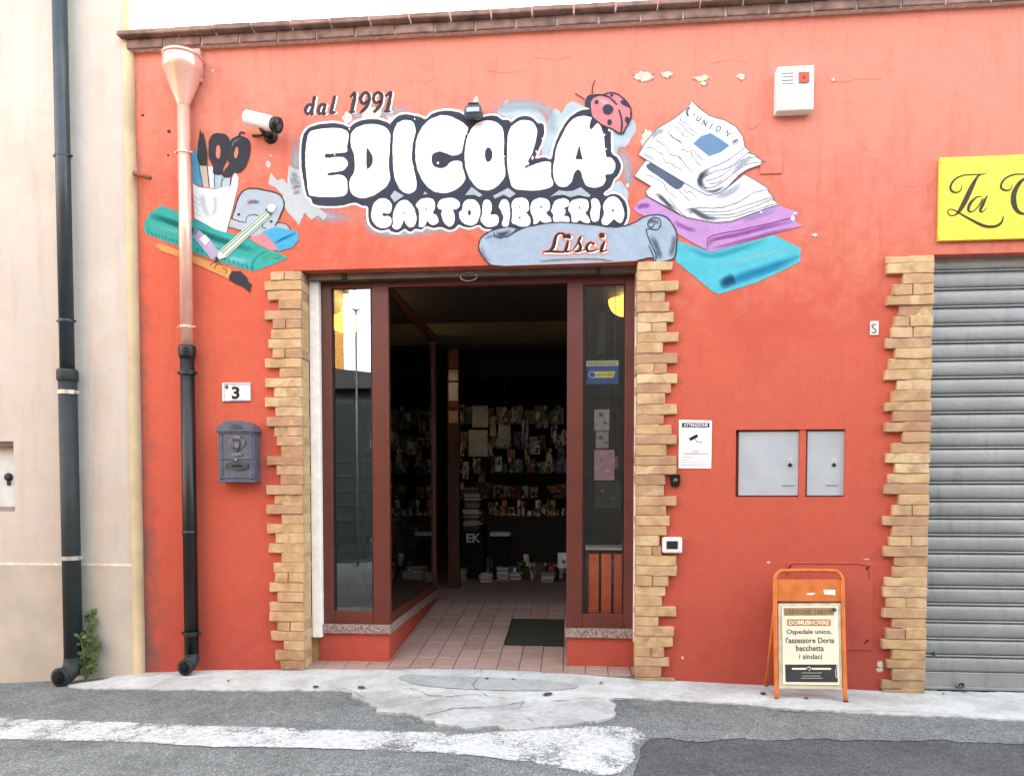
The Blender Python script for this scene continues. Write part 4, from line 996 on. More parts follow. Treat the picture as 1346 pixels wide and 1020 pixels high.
# scroll banner
P_ban = paint('#a9bdd0')
scroll = zz(*Fz, [(118, 374), (75, 330), (45, 270), (58, 210), (105, 172), (170, 147), (240, 137), (280, 150), (300, 155), (345, 135), (430, 120), (540, 108), (650, 112), (760, 122), (870, 137), (950, 133), (1020, 113), (1090, 75), (1150, 60), (1220, 70), (1270, 120), (1296, 190), (1290, 300), (1262, 343), (1160, 358), (1140, 332), (1048, 350)])
flat_b = zz(*Fz, [(900, 359), (700, 367), (400, 376), (200, 384)])
sb = patch('painted_scroll', cat_rom(scroll, False, 4) + flat_b, P_ban, shop, 5, False); sb['label'] = 'grey-blue scroll banner with a name in script, painted just above the door'
brush('outline', zz(*Fz, [(118, 374), (75, 330), (45, 270), (58, 210), (105, 172), (170, 147), (240, 137), (282, 150), (240, 190), (190, 203), (150, 196), (140, 175)]), 1.7, P_dark, sb, 6)
brush('outline', zz(*Fz, [(240, 190), (330, 143), (430, 120), (540, 108), (650, 112), (760, 122), (870, 137), (950, 133), (1020, 113), (1090, 75), (1150, 60), (1220, 70), (1270, 120), (1296, 190), (1290, 300), (1262, 343), (1160, 358), (1140, 332), (1048, 350)]), 1.7, P_dark, sb, 6)
brush('outline', zz(*Fz, [(1160, 358), (1165, 310), (1140, 260), (1115, 200), (1105, 155), (1130, 150), (1170, 155), (1195, 125), (1185, 90), (1150, 78), (1120, 100), (1115, 130), (1140, 140), (1155, 120)]), 1.6, P_dark, sb, 6)
brush('outline', zz(*Fz, [(1120, 255), (1140, 300), (1152, 330)]), 1.2, P_dark, sb, 6)
spray('shading', zz(*Fz, [(150, 175), (190, 185), (250, 160)]), 9, '#3f4554', sb, 6, .85)
spray('shading', zz(*Fz, [(1130, 185), (1160, 240), (1185, 310), (1190, 345)]), 10, '#5a6577', sb, 6, .75)
spray('shading', zz(*Fz, [(1285, 180), (1275, 260), (1250, 330)]), 10, '#66707f', sb, 6, .7)
spray('shading', zz(*Fz, [(1110, 110), (1150, 100), (1185, 120)]), 7, '#4a5364', sb, 6, .7)
spray('shading', zz(*Fz, [(80, 215), (130, 195), (200, 215)]), 6, '#77879a', sb, 6, .5)
spray('shading', zz(*Fz, [(62, 250), (75, 310), (120, 360)]), 6, '#8493a4', sb, 6, .5)
spray('shading', zz(*Fz, [(430, 358), (600, 345), (780, 342), (890, 352)]), 4, '#d79a90', sb, 6, .8)
brush('line', zz(*Fz, [(430, 356), (500, 346), (640, 340), (780, 340), (890, 352)]), 0.7, P_dark, sb, 7)
LIS = [([(590, 195, 30), (572, 180, 14), (545, 182, 14), (528, 212, 20), (520, 255, 22), (500, 285, 18), (470, 296, 10)], 1), ([(455, 297, 8), (500, 292, 16), (560, 296, 14), (600, 292, 8)], 1),
       ([(611, 196, 34), (612, 197, 34)], 1), ([(608, 232, 14), (600, 262, 20), (594, 290, 18), (630, 292, 6)], 1),
       ([(690, 200, 12), (676, 230, 16), (690, 262, 20), (676, 290, 16), (655, 290, 12)], 1), ([(676, 228, 8), (655, 262, 8), (640, 285, 6)], 1), ([(690, 288, 8), (730, 280, 6)], 1),
       ([(770, 246, 16), (750, 236, 12), (730, 256, 18), (728, 280, 18), (750, 293, 12), (795, 280, 6)], 1), ([(823, 191, 36), (824, 192, 36)], 1), ([(836, 234, 14), (826, 264, 20), (818, 290, 18), (852, 288, 8)], 1)]
ls = brushes('script_name', shifted(LIS, 1, 0, 0, 0, Fz), paint('#41352f'), sb, 8)
brushes('script_shadow', shifted(LIS, 1, 8, 7, 2, Fz), P_wht, sb, 7)
brushes('script_glow', shifted(LIS, 1, 5, 4, 24, Fz), paint('#ef8f78'), sb, 6)

# newspapers and books
Nz = (830, 120, 5.852); Kz = (830, 190, 4.857)
P_line = paint('#5a6274'); P_news = paint('#e9eef2', 0.88)
bk = patch('painted_book', zz(*Kz, [(250, 600), (510, 685), (910, 578), (1088, 662), (1074, 700), (1082, 746), (1000, 790), (800, 882), (560, 956), (520, 940), (292, 752), (240, 660)]), paint('#5cc8d8'), shop, 1, False)
bk['label'] = 'cyan closed book painted at the bottom of the stack'
spray('shading', zz(*Kz, [(590, 885), (700, 850), (880, 790), (1078, 715)]), 16, '#2c8fc0', bk, 2, .85)
spray('shading', zz(*Kz, [(560, 900), (600, 880), (640, 860), (660, 850)]), 18, '#1d4a78', bk, 3, .95)
spray('shading', zz(*Kz, [(520, 800), (700, 740), (900, 690), (1060, 665)]), 12, '#8fdfe8', bk, 2, .6)
spray('shading', zz(*Kz, [(330, 640), (500, 710), (680, 670), (880, 600)]), 10, '#3aa9bd', bk, 2, .5)
brush('line', zz(*Kz, [(690, 850), (850, 795), (1070, 712)]), 0.8, paint('#2a86b0'), bk, 4)
bk2 = patch('painted_book', zz(*Kz, [(15, 405), (55, 355), (100, 340), (300, 450), (560, 500), (930, 388), (1068, 432), (1045, 470), (1055, 495), (1092, 517), (750, 612), (515, 688), (420, 645), (200, 512), (30, 432)]), paint('#c79ad4'), shop, 3, False)
bk2['label'] = 'purple closed book painted under the newspapers'
spray('shading', zz(*Kz, [(500, 650), (520, 610), (700, 570), (900, 520), (1040, 490)]), 7, '#9b4fa0', bk2, 4, .8)
spray('shading', zz(*Kz, [(510, 665), (650, 630), (850, 575), (1040, 525)]), 5, '#a15aa8', bk2, 4, .8)
spray('shading', zz(*Kz, [(30, 405), (80, 390), (120, 400)]), 9, '#8c5ba6', bk2, 4, .8)
spray('shading', zz(*Kz, [(270, 490), (340, 530), (420, 555)]), 7, '#a367b0', bk2, 4, .8)
spray('shading', zz(*Kz, [(700, 490), (820, 450), (920, 420)]), 9, '#a9a0d0', bk2, 4, .6)
brush('line', zz(*Kz, [(490, 668), (486, 620), (520, 582), (700, 545), (1020, 470)]), 1.4, paint('#9a4f9c'), bk2, 5)
for i, c in enumerate(((828, 432, 12, 8), (1030, 470, 16, 26), (1045, 440, 20, 8))): patch('flake', zz(*Kz, blot(*c, 9, .5, i)), P_halo, bk2, 5, False)
n2 = zz(*Kz, [(20, 205), (60, 140), (100, 95), (160, 112), (400, 280), (500, 320), (600, 288), (720, 190), (800, 232), (880, 287), (870, 300), (912, 342), (905, 355), (940, 382), (860, 410), (750, 450), (640, 490), (530, 500), (430, 482), (340, 462), (250, 412), (170, 370), (105, 335), (92, 300), (125, 268)])
np2 = patch('painted_newspaper', n2, P_news, shop, 5, False); np2['label'] = 'lower folded newspaper painted on the purple book'
brush('outline', n2, 0.9, P_line, np2, 6, True, False)
patch('photo', zz(*Kz, [(98, 150), (115, 122), (155, 118), (250, 180), (335, 240), (290, 287), (200, 225)]), paint('#5d6a80'), np2, 6)
for st in ([(100, 195), (150, 215), (200, 245), (225, 290), (290, 345)], [(300, 290), (330, 320), (370, 360)], [(335, 285), (350, 310), (375, 300), (415, 340)], [(240, 350), (300, 420), (345, 460)]):
    brush('line', zz(*Kz, st), 0.8, P_line, np2, 6)
spray('shading', zz(*Kz, [(150, 310), (190, 340), (240, 390), (300, 435)]), 8, '#3f4a5e', np2, 6, .9)
spray('shading', zz(*Kz, [(360, 440), (400, 425), (470, 465), (560, 485)]), 10, '#46516a', np2, 6, .85)
spray('shading', zz(*Kz, [(520, 340), (620, 310), (720, 240)]), 12, '#a7b2c6', np2, 6, .7)
for st in ([(345, 415), (430, 405), (560, 405), (680, 370), (780, 310), (875, 290)], [(380, 415), (480, 430), (620, 425), (760, 380), (905, 335)], [(400, 425), (480, 450), (640, 445), (780, 400), (910, 345)], [(420, 440), (500, 468), (640, 465), (800, 415), (930, 375)]):
    brush('line', zz(*Kz, st), 0.8, P_line, np2, 7)
n1 = zz(*Nz, [(465, 75), (520, 130), (600, 190), (720, 225), (800, 270), (858, 350), (872, 430), (910, 462), (900, 475), (962, 495), (970, 515), (1036, 545), (980, 572), (900, 600), (830, 640), (740, 735), (680, 782), (590, 802), (500, 760), (400, 700), (150, 550), (55, 490), (110, 390), (200, 290), (330, 210), (420, 140), (445, 110)])
np1 = patch('painted_newspaper', n1, P_news, shop, 7, False); np1['label'] = 'upper folded newspaper with masthead painted at the top of the stack'
brush('outline', n1, 0.9, P_line, np1, 8, True, False)
patch('photo', zz(*Nz, [(475, 405), (530, 350), (610, 325), (680, 365), (755, 420), (690, 470), (600, 500)]), paint('#7095b8'), np1, 8, False)
for st in ([(375, 215), (385, 235), (430, 255), (450, 290), (500, 330)], [(335, 270), (380, 310), (400, 340), (430, 355)], [(360, 245), (420, 290), (475, 350)], [(280, 300), (310, 350), (350, 370), (390, 405)], [(190, 380), (230, 405), (270, 430), (300, 480), (345, 500), (370, 520)],
           [(120, 430), (180, 450), (240, 495), (260, 540), (310, 560), (380, 610)], [(380, 445), (450, 470), (470, 500), (530, 575)], [(460, 450), (500, 480), (548, 535)], [(370, 500), (400, 550), (460, 620)], [(300, 335), (330, 360), (385, 402)]):
    brush('line', zz(*Nz, [(a + random.uniform(-5, 5), b + random.uniform(-5, 5)) for a, b in cat_rom(st, False, 3)]), 0.75, P_line, np1, 8)
spray('shading', zz(*Nz, [(580, 770), (530, 710), (545, 650), (610, 605)]), 11, '#3b465c', np1, 8, .95)
spray('shading', zz(*Nz, [(560, 770), (640, 770), (720, 730)]), 6, '#4a566c', np1, 8, .8)
spray('shading', zz(*Nz, [(150, 370), (200, 320), (260, 300)]), 9, '#9aa7bf', np1, 8, .7)
spray('shading', zz(*Nz, [(80, 480), (130, 500), (200, 540)]), 8, '#b9c6d8', np1, 8, .6)
spray('shading', zz(*Nz, [(760, 640), (850, 560), (930, 520)]), 8, '#8793ab', np1, 8, .6)
for st in ([(520, 730), (515, 680), (540, 630), (620, 585), (720, 545), (870, 440)], [(560, 660), (640, 620), (740, 590), (830, 530), (905, 470)], [(570, 690), (680, 660), (780, 580), (880, 520), (965, 505)], [(560, 745), (640, 735), (710, 690), (800, 620), (900, 560), (1030, 545)], [(600, 715), (660, 705), (700, 680)]):
    brush('line', zz(*Nz, st), 0.8, P_line, np1, 9)
brush('line', zz(*Nz, [(445, 130), (425, 160), (435, 190)]), 2.6, paint('#66758c'), np1, 9)
for ch, cx, cy, rot, sz in (("'", 482, 182, .6, 22), ('U', 518, 213, .55, 38), ('N', 563, 247, .5, 40), ('O', 668, 290, .35, 44), ('N', 738, 325, .75, 38), ('E', 800, 392, 1.05, 36)):
    c_, s_ = math.cos(rot), math.sin(rot); w_ = sz * (0.16 if ch == "'" else 0.42); h_ = sz * 0.58
    quad = [(cx + u * w_ * c_ - v * h_ * s_, cy + u * w_ * s_ + v * h_ * c_) for u, v in ((-1, -1), (1, -1), (1, 1), (-1, 1))]
    text('masthead_letter', ch, zz(*Nz, quad), P_line, np1, 9, on_wall, 0, 0.01)
brush('masthead_letter', zz(*Nz, [(622, 252), (602, 290)]), 1.1, P_line, np1, 9, False, False)

# pencil pot, ruler, stapler ...
Sz = (230, 160, 6.376); Uz = (180, 240, 6.118)
P_teal = paint('#3fb0a8'); P_brd = paint('#3d4048')
rl = patch('painted_ruler', zz(*Uz, [(58, 385), (65, 310), (110, 245), (190, 188), (340, 235), (460, 300), (750, 410), (960, 470), (1080, 540), (1218, 606), (1080, 667), (930, 718), (700, 652), (450, 562), (200, 462), (70, 412)]), P_teal, shop, 1, False)
rl['label'] = 'curved teal ruler painted at the left of the wall'
spray('shading', zz(*Uz, [(100, 262), (220, 300), (450, 385), (700, 470), (980, 560)]), 11, '#1f6f70', rl, 2, .9)
spray('shading', zz(*Uz, [(90, 330), (220, 370), (460, 440), (700, 540), (900, 640)]), 10, '#6fd0cc', rl, 2, .7)
spray('shading', zz(*Uz, [(700, 600), (800, 620), (930, 640)]), 14, '#74d6dc', rl, 2, .8)
spray('shading', zz(*Uz, [(1000, 600), (1080, 590), (1180, 605)]), 10, '#55b78f', rl, 2, .8)
brush('line', zz(*Uz, [(935, 715), (930, 650), (965, 595), (1040, 550)]), 0.8, paint('#2a8482'), rl, 3)
for k in range(10):
    a, b = 95 + 28 * k, 412 + 9.2 * k; brush('tick', zz(*Uz, [(a, b), (a - 4, b - (30 if k % 5 == 0 else 20))]), 0.8, P_brd, rl, 3, False, False)
for k in range(13):
    a, b = 490 + 36 * k, 556 + 12.3 * k; brush('tick', zz(*Uz, [(a, b), (a - 4, b - 30)]), 0.8, P_brd, rl, 3, False, False)
mk = patch('painted_marker', zz(*Uz, [(455, 345), (590, 460), (665, 565), (605, 622), (540, 545), (455, 440)]), paint('#bcb4d6'), shop, 4, False); mk['label'] = 'lilac marker painted across the ruler'
patch('band', zz(*Uz, [(500, 455), (545, 418), (592, 462), (548, 508)]), paint('#e6e6ec', .88), mk, 5, False)
patch('cap', zz(*Uz, [(455, 345), (500, 380), (470, 430), (455, 420)]), paint('#7f94a6'), mk, 5, False)
ob = patch('painted_paintbrush', zz(*Uz, [(148, 512), (182, 488), (340, 548), (600, 640), (762, 700), (738, 772), (600, 712), (350, 602), (200, 552)]), paint('#e0a563'), shop, 3, False); ob['label'] = 'orange-handled paintbrush painted below the ruler'
patch('bristles', zz(*Uz, [(738, 755), (765, 715), (830, 713), (882, 760), (895, 800), (928, 822), (912, 850), (912, 888), (850, 838), (790, 812), (745, 785)]), P_brd, ob, 4, False)
for st in ([(590, 670), (620, 640), (660, 630)], [(625, 690), (640, 660), (670, 655)], [(690, 690), (720, 700), (715, 730)]): brush('line', zz(*Uz, st), 1.6, paint('#8a6a48'), ob, 4)
cup = patch('painted_pencil_pot', zz(*Sz, [(148, 522), (200, 553), (330, 568), (440, 548), (500, 515), (520, 480), (518, 445), (500, 432), (532, 470), (528, 530), (490, 700), (430, 932), (330, 902), (240, 850), (165, 812)]), paint('#dfe8ec', 0.88), shop, 2, False)
cup['label'] = 'white pencil pot with scissors painted behind the salmon downpipe'
spray('shading', zz(*Sz, [(230, 600), (240, 700), (290, 820)]), 9, '#c5cede', cup, 3, .6)
spray('shading', zz(*Sz, [(330, 600), (340, 720), (300, 800)]), 8, '#cdbfd6', cup, 3, .5)
for k in range(4): brush('line', zz(*Sz, [(160, 620 + 45 * k), (185, 645 + 45 * k), (215, 655 + 45 * k)]), 0.8, paint('#b9c7d0'), cup, 3)
for pts, h in (([(140, 255), (182, 240), (238, 548), (150, 522)], '#5aa9cf'), ([(205, 368), (262, 368), (285, 555), (238, 552)], '#cdbfae'), ([(270, 375), (325, 380), (328, 560), (290, 558)], '#e3e8ec'), ([(330, 438), (392, 448), (380, 558), (330, 560)], '#a9c3d6'), ([(400, 455), (468, 468), (458, 548), (382, 558)], '#b9cfdd'), ([(500, 432), (520, 450), (522, 480), (500, 512), (470, 530), (480, 470)], '#e9eef0')):
    patch('blade', zz(*Sz, pts), paint(h), cup, 1, False)
for st in ([(200, 375), (235, 548)], [(330, 400), (330, 550)], [(390, 545), (395, 500), (430, 450)], [(270, 380), (290, 550)], [(470, 470), (458, 545)]): brush('line', zz(*Sz, st), 1.1, P_brd, cup, 2)
patch('brush_tip', zz(*Sz, [(210, 62), (222, 100), (235, 95), (255, 160), (272, 260), (270, 372), (205, 370), (184, 300), (190, 200), (203, 120)]), paint('#3c433f'), cup, 2, False)
s1 = patch('scissor_handle', zz(*Sz, [(280, 250), (285, 170), (310, 112), (370, 97), (430, 113), (458, 160), (455, 250), (432, 330), (402, 390), (396, 442), (322, 440), (315, 372), (287, 312)]), P_brd, cup, 3)
s2 = patch('scissor_handle', zz(*Sz, [(438, 250), (455, 180), (490, 135), (550, 120), (610, 145), (632, 200), (620, 300), (590, 378), (540, 425), (492, 432), (462, 468), (398, 456), (420, 400), (450, 360), (440, 310)]), P_brd, cup, 4)
spray('shading', zz(*Sz, [(470, 230), (500, 165), (560, 150)]), 3.5, '#7a8490', cup, 5, .8)
patch('handle_hole', zz(*Sz, ell(362, 255, 20, 57)), paint('#d98d7a'), cup, 5, False); patch('handle_hole', zz(*Sz, ell(513, 262, 16, 48, .12)), paint('#d98d7a'), cup, 5, False)
brush('line', zz(*Sz, [(540, 118), (552, 92), (580, 97)]), 2.6, P_brd, cup, 4)
stp = patch('painted_stapler', zz(*Uz, [(740, 365), (760, 285), (790, 200), (820, 110), (870, 58), (950, 48), (1080, 73), (1150, 100), (1182, 160), (1172, 230), (1140, 320), (1200, 335), (1232, 378), (1180, 420), (1000, 470), (900, 432), (830, 390)]), paint('#b4c2d0'), shop, 1, False)
stp['label'] = 'grey-blue stapler painted beside the pencil pot'
for st, w in (([(765, 288), (790, 200), (822, 110), (872, 60), (950, 50), (1080, 75), (1150, 102), (1182, 160), (1170, 230), (1112, 352)], 2.0), ([(760, 290), (868, 322), (882, 280), (925, 260), (980, 268)], 1.2), ([(738, 360), (830, 388), (880, 420)], 1.0), ([(1130, 325), (1200, 335), (1232, 378)], 1.2), ([(1020, 300), (1010, 362), (1040, 370)], 1.2)):
    brush('line', zz(*Uz, st), w, P_brd, stp, 2)
for a, b in ((820, 258), (1080, 316), (900, 425)): patch('screw', zz(*Uz, ell(a, b, 13, 11)), P_brd, stp, 2, False)
spray('shading', zz(*Uz, [(880, 170), (930, 155), (990, 165)]), 7, '#6c7585', stp, 2, .85)
er = patch('painted_eraser', zz(*Uz, [(1000, 400), (1110, 360), (1290, 395), (1303, 460), (1250, 522), (1140, 557), (1080, 500)]), paint('#4fb0dc'), shop, 3, False); er['label'] = 'blue and pink eraser painted under the stapler'
patch('tip', zz(*Uz, [(895, 452), (990, 418), (1020, 405), (1100, 490), (1142, 542), (1080, 552), (980, 502)]), paint('#d78f96'), er, 4, False)
spray('shading', zz(*Uz, [(1100, 490), (1180, 450), (1290, 400)]), 5, '#2a6fa8', er, 5, .8)
pc = patch('painted_pencil', zz(*Uz, [(665, 548), (1030, 222), (1078, 268), (722, 597)]), paint('#d9ece0', .88), shop, 6, False); pc['label'] = 'white and green striped pencil painted diagonally over the ruler'
for (a, b), (c, d) in (((672, 556), (1036, 230)), ((688, 570), (1050, 245)), ((712, 590), (1070, 262))): brush('stripe', zz(*Uz, [(a, b), (c, d)]), 1.3, paint('#5e8f74'), pc, 7, False, False)
patch('tip', zz(*Uz, [(632, 632), (662, 545), (724, 598)]), paint('#e8e6df', .88), pc, 7, False); patch('lead', zz(*Uz, [(618, 645), (642, 600), (662, 615)]), P_brd, pc, 8, False)
patch('ferrule', zz(*Uz, [(1028, 218), (1045, 205), (1088, 250), (1076, 270)]), paint('#5b7266'), pc, 7, False); patch('rubber', zz(*Uz, ell(1082, 205, 34, 32)), paint('#f2f2ee', .9), pc, 7, False)

# ------------------------------------------------------------------ things fixed to the wall
P_black = simple('#1c1c1e', 0.5, 0, 0.6)
# house number plate
c0, c1 = W(293, 528), W(330, 503)
hn = box('house_number_plate', c0.x, c1.x, -0.012, -0.002, c0.z, c1.z, simple('#f1f2f2', 0.35, 0, 0.88, 0.03), None, 0.002)
tag(hn, 'white house number plate with thin blue border and a black 3', 'house number')
on_plate = lambda px, py, l: W(px, py, -0.0122 - l)
P_blu = simple('#3c6fae', 0.4, 0, 0.8, 0.03)
brush('border', [(294.5, 504.5), (328.5, 503.9), (328.7, 526.6), (294.7, 527.2)], 0.9, P_blu, hn, 0, True, False, on_plate)
text('numeral', '3', (304.5, 508, 315, 524.5), P_black, hn, 0, on_plate, 0, 0.035)
brush('text_line', [(303, 506.6), (327, 506.3)], 0.9, simple('#8fa9c9'), hn, 0, False, False, on_plate)
brush('text_line', [(304, 525.4), (322, 525.1)], 0.7, simple('#8fa9c9'), hn, 0, False, False, on_plate)
patch('crest', [(296, 506), (300, 506), (300, 510), (298, 512), (296, 510)], simple('#2d5a43', .5), hn, 0, False, on_plate); patch('crest', [(296.7, 506.8), (299.3, 506.8), (298, 509)], simple('#c9a23d', .5), hn, 1, False, on_plate)
# mailbox
M_mail = simple('#66768c', 0.5, 0.3, 0.62, 0.14, 22, 0.25, 0.5)
M_mail2 = simple('#4c5664', 0.5, 0.3, 0.6, 0.14, 22, 0.25, 0.5)
mx0, mx1 = WX(287, 590, -0.11), WX(334, 590, -0.11); mz0, mz1 = W(310, 634, -0.11).z, W(310, 566, -0.11).z; mzt = W(310, 552.5, -0.11).z
mb_ = empty('mailbox', ((mx0 + mx1) / 2, 0, mz0), 'dark grey cast metal mailbox with arched lid and relief crest', 'mailbox')
box('body', mx0, mx1, -0.11, -0.002, mz0 + 0.012, mz1, M_mail, mb_, 0.006, 2)
bm = bmesh.new(); N = 14; mcx = (mx0 + mx1) / 2; hw = (mx1 - mx0) / 2 + 0.012
fr = []
for yy in (-0.128, -0.002):
    fr.append([bm.verts.new((mcx + hw * math.cos(a), yy, mz1 + (mzt - mz1) * math.sin(a))) for a in [math.pi * i / N for i in range(N + 1)]] + [bm.verts.new((mcx - hw, yy, mz1 - 0.012)), bm.verts.new((mcx + hw, yy, mz1 - 0.012))])
bm.faces.new(fr[0]); bm.faces.new(fr[1])
for k in range(N + 3): bm.faces.new((fr[0][k], fr[0][(k + 1) % (N + 3)], fr[1][(k + 1) % (N + 3)], fr[1][k]))
bmesh.ops.bevel(bm, geom=[e for e in bm.edges if all(v.co.y < -0.1 for v in e.verts)], offset=0.006, segments=2, affect='EDGES')
lid = obm('lid', bm, M_mail, mb_)
on_mail = lambda px, py, l: W(px, py, -0.1105 - l)
on_lid = lambda px, py, l: W(px, py, -0.1285 - l)
def relief(name, pts, parent, mat, mp, h=0.006, smooth=True):
    q = cat_rom(pts, True, 3) if smooth else pts
    tri = tessellate_polygon([[Vector((a, b, 0)) for a, b in q]]); n = len(q)
    V = [mp(a, b, h) for a, b in q] + [mp(a, b, -0.002) for a, b in q]
    F = [tuple(t) for t in tri] + [(i, (i + 1) % n, n + (i + 1) % n, n + i) for i in range(n)]
    return obj(name, V, F, mat, parent)
relief('ornament', [(303, 560), (310, 557), (318, 560), (314, 563), (307, 563)], lid, M_mail2, on_lid)
M_mail3 = simple('#7d8998', 0.45, 0.3, 0.66, 0.1, 22, 0.2, 0.5)
relief('shield', [(306, 579), (316, 579), (316, 587), (311, 594), (306, 587)], mb_, M_mail2, on_mail, 0.012, False)
relief('shield_boss', [(308, 581), (314, 581), (314, 586), (311, 590), (308, 586)], mb_, M_mail3, on_mail, 0.016, False)
relief('crown', [(307, 577), (306, 573.5), (311, 572), (316, 573.5), (315, 577)], mb_, M_mail3, on_mail, 0.010, False)
for sx_ in (-1, 1):
    for k in range(3):
        x0_ = 311 + sx_ * (6.2 + 1.9 * k)
        relief('feather', [(x0_ - .8, 576 + k), (x0_ + .8, 576 + k), (x0_ + .6 - sx_ * .6, 590 - 2.2 * k), (x0_ - .6 - sx_ * .6, 590 - 2.2 * k)], mb_, M_mail3, on_mail, 0.008, False)
relief('scroll', [(303, 597), (306, 595), (316, 595), (319, 597), (316, 599), (306, 599)], mb_, M_mail3, on_mail, 0.008, False)
zt = lambda py: W(310, py, -0.11).z
for py in (569.5, 603, 627.5): box('moulding', mx0 + 0.004, mx1 - 0.004, -0.117, -0.109, zt(py + 1), zt(py - 0.8), M_mail, mb_, 0.002)
for px in (291.5, 330.5): box('moulding', WX(px - 1, 600, -.11), WX(px + 1, 600, -.11), -0.117, -0.109, zt(626), zt(571), M_mail, mb_, 0.002)
relief('slot_flap', [(297, 609), (304, 606.5), (311, 606), (318, 606.5), (326, 609), (324, 616), (311, 618), (298, 616)], mb_, M_mail2, on_mail, 0.009)
box('name_slot', WX(305, 612, -.12), WX(317, 612, -.12), -0.124, -0.118, zt(613.5), zt(611), simple('#1d2024', .6), mb_)
k0 = on_mail(311, 604.5, 0); tube('keyhole', [k0, k0 + Vector((0, -0.014, 0))], [0.009, 0.008], simple('#a8aab0', 0.3, 0.8), mb_)
box('base_moulding', mx0 - 0.008, mx1 + 0.008, -0.122, -0.002, mz0, mz0 + 0.014, M_mail, mb_, 0.004, 2)
for px, py in ((291, 571), (331, 571), (291, 629), (331, 629)):
    k0 = on_mail(px, py, 0); tube('stud', [k0, k0 + Vector((0, -0.012, 0))], [0.008, 0.005], M_mail2, mb_, 8)
# cctv camera
cc = W(356, 180)
cv = empty('security_camera', (cc.x, 0, cc.z), 'white bullet security camera on the red wall beside the painted letters', 'camera')
cy_ = -0.16
a = W(324.5, 154.5, cy_ + 0.03); b = W(363, 164.5, cy_ - 0.03)
ax = (b - a).normalized()
tube('body', [a - ax * 0.004, a, b - ax * 0.03, b], [0.042, 0.049, 0.051, 0.051], simple('#efeeec', 0.4, 0, 0.88, 0.04), cv, 24)
tube('lens_hood', [b - ax * 0.02, b + ax * 0.02], [0.053, 0.055], simple('#3a3632', 0.4, 0, .6), cv, 24)
tube('lens', [b + ax * 0.018, b + ax * 0.026], [0.045, 0.03], simple('#14110f', 0.15, 0, .5, .05, 9, 0, .6), cv, 20)
M_mnt = simple('#3b322e', 0.5, 0.1, 0.6)
mid = a.lerp(b, 0.45) + Vector((0, 0, -0.05))
tube('bracket', [mid, mid + Vector((0.03, 0.02, -0.045)), Vector((cc.x, -0.06, cc.z)), Vector((cc.x, -0.012, cc.z))], [0.014, 0.016, 0.02, 0.03], M_mnt, cv, 14)
tube('base', [Vector((cc.x, -0.018, cc.z)), Vector((cc.x, -0.001, cc.z))], [0.048, 0.055], M_mnt, cv, 20)
tube('cable', [Vector((cc.x - 0.02, -0.03, cc.z)), Vector((cc.x - 0.09, -0.015, cc.z + 0.005)), Vector((cc.x - 0.14, -0.004, cc.z + 0.012))], 0.009, M_mnt, cv, 8)
# floodlight over the letters
f0, f1 = W(611, 157, -0.05), W(635.5, 140, -0.05)
fd = empty('wall_floodlight', ((f0.x + f1.x) / 2, 0, f0.z), 'small grey floodlight above the painted letters', 'lamp')
bm = bmesh.new(); box_bm(bm, f0.x, f1.x, -0.12, -0.03, f0.z, f1.z - 0.02)
for v in bm.verts:
    if v.co.z > f0.z + .02: v.co.x = (v.co.x - (f0.x + f1.x) / 2) * 0.84 + (f0.x + f1.x) / 2
bmesh.ops.bevel(bm, geom=list(bm.edges), offset=0.008, segments=2, affect='EDGES')
obm('housing', bm, simple('#5d6875', 0.45, 0.3, .7), fd)
box('glass', f0.x + 0.022, f1.x - 0.022, -0.126, -0.119, f0.z + 0.012, f0.z + 0.045, simple('#b3bfca', 0.15, 0.2, .8), fd, 0.003)
for k in range(3): box('cooling_fin', f0.x + 0.03, f1.x - 0.03, -0.1, -0.03, f1.z - 0.026 + k * 0.012, f1.z - 0.019 + k * 0.012, simple('#454f5a', 0.5, 0.3, .6), fd)
box('bracket', f0.x + 0.05, f1.x - 0.05, -0.035, -0.001, f0.z + 0.02, f1.z - 0.03, simple('#454f5a', 0.5, 0.3, .6), fd)
# alarm siren
s0, s1 = W(1021, 146, -0.09), W(1070.5, 85.5, -0.09)
M_sir = simple('#f3f1ee', 0.4, 0, 0.9, 0.03)
sr = box('alarm_siren', s0.x, s1.x, -0.09, -0.001, s0.z, s1.z, M_sir, None, 0.012, 3)
tag(sr, 'white alarm siren box with red lens on the upper right wall', 'alarm')
on_sir = lambda px, py, l: W(px, py, -0.0902 - l)
relief('strobe_lens', [(1050, 95), (1064, 94.5), (1064, 108), (1050, 108.5)], sr, simple('#e0523a', 0.25, 0, .75, .05), on_sir, 0.012, False)
patch('lens_mark', ell(1057, 101.5, 2.2, 2.2), simple('#9c2c22', .4), sr, 9, False, lambda a, b, l: W(a, b, -0.1025 - l * .1))
for k in range(4): box('slot', W(1027.5, 97 + 4.6 * k, -.09).x, W(1043, 97 + 4.6 * k, -.09).x, -0.0925, -0.0895, W(1035, 97.4 + 4.6 * k, -.09).z, W(1035, 96.3 + 4.6 * k, -.09).z, simple('#8e8a86', .6), sr)
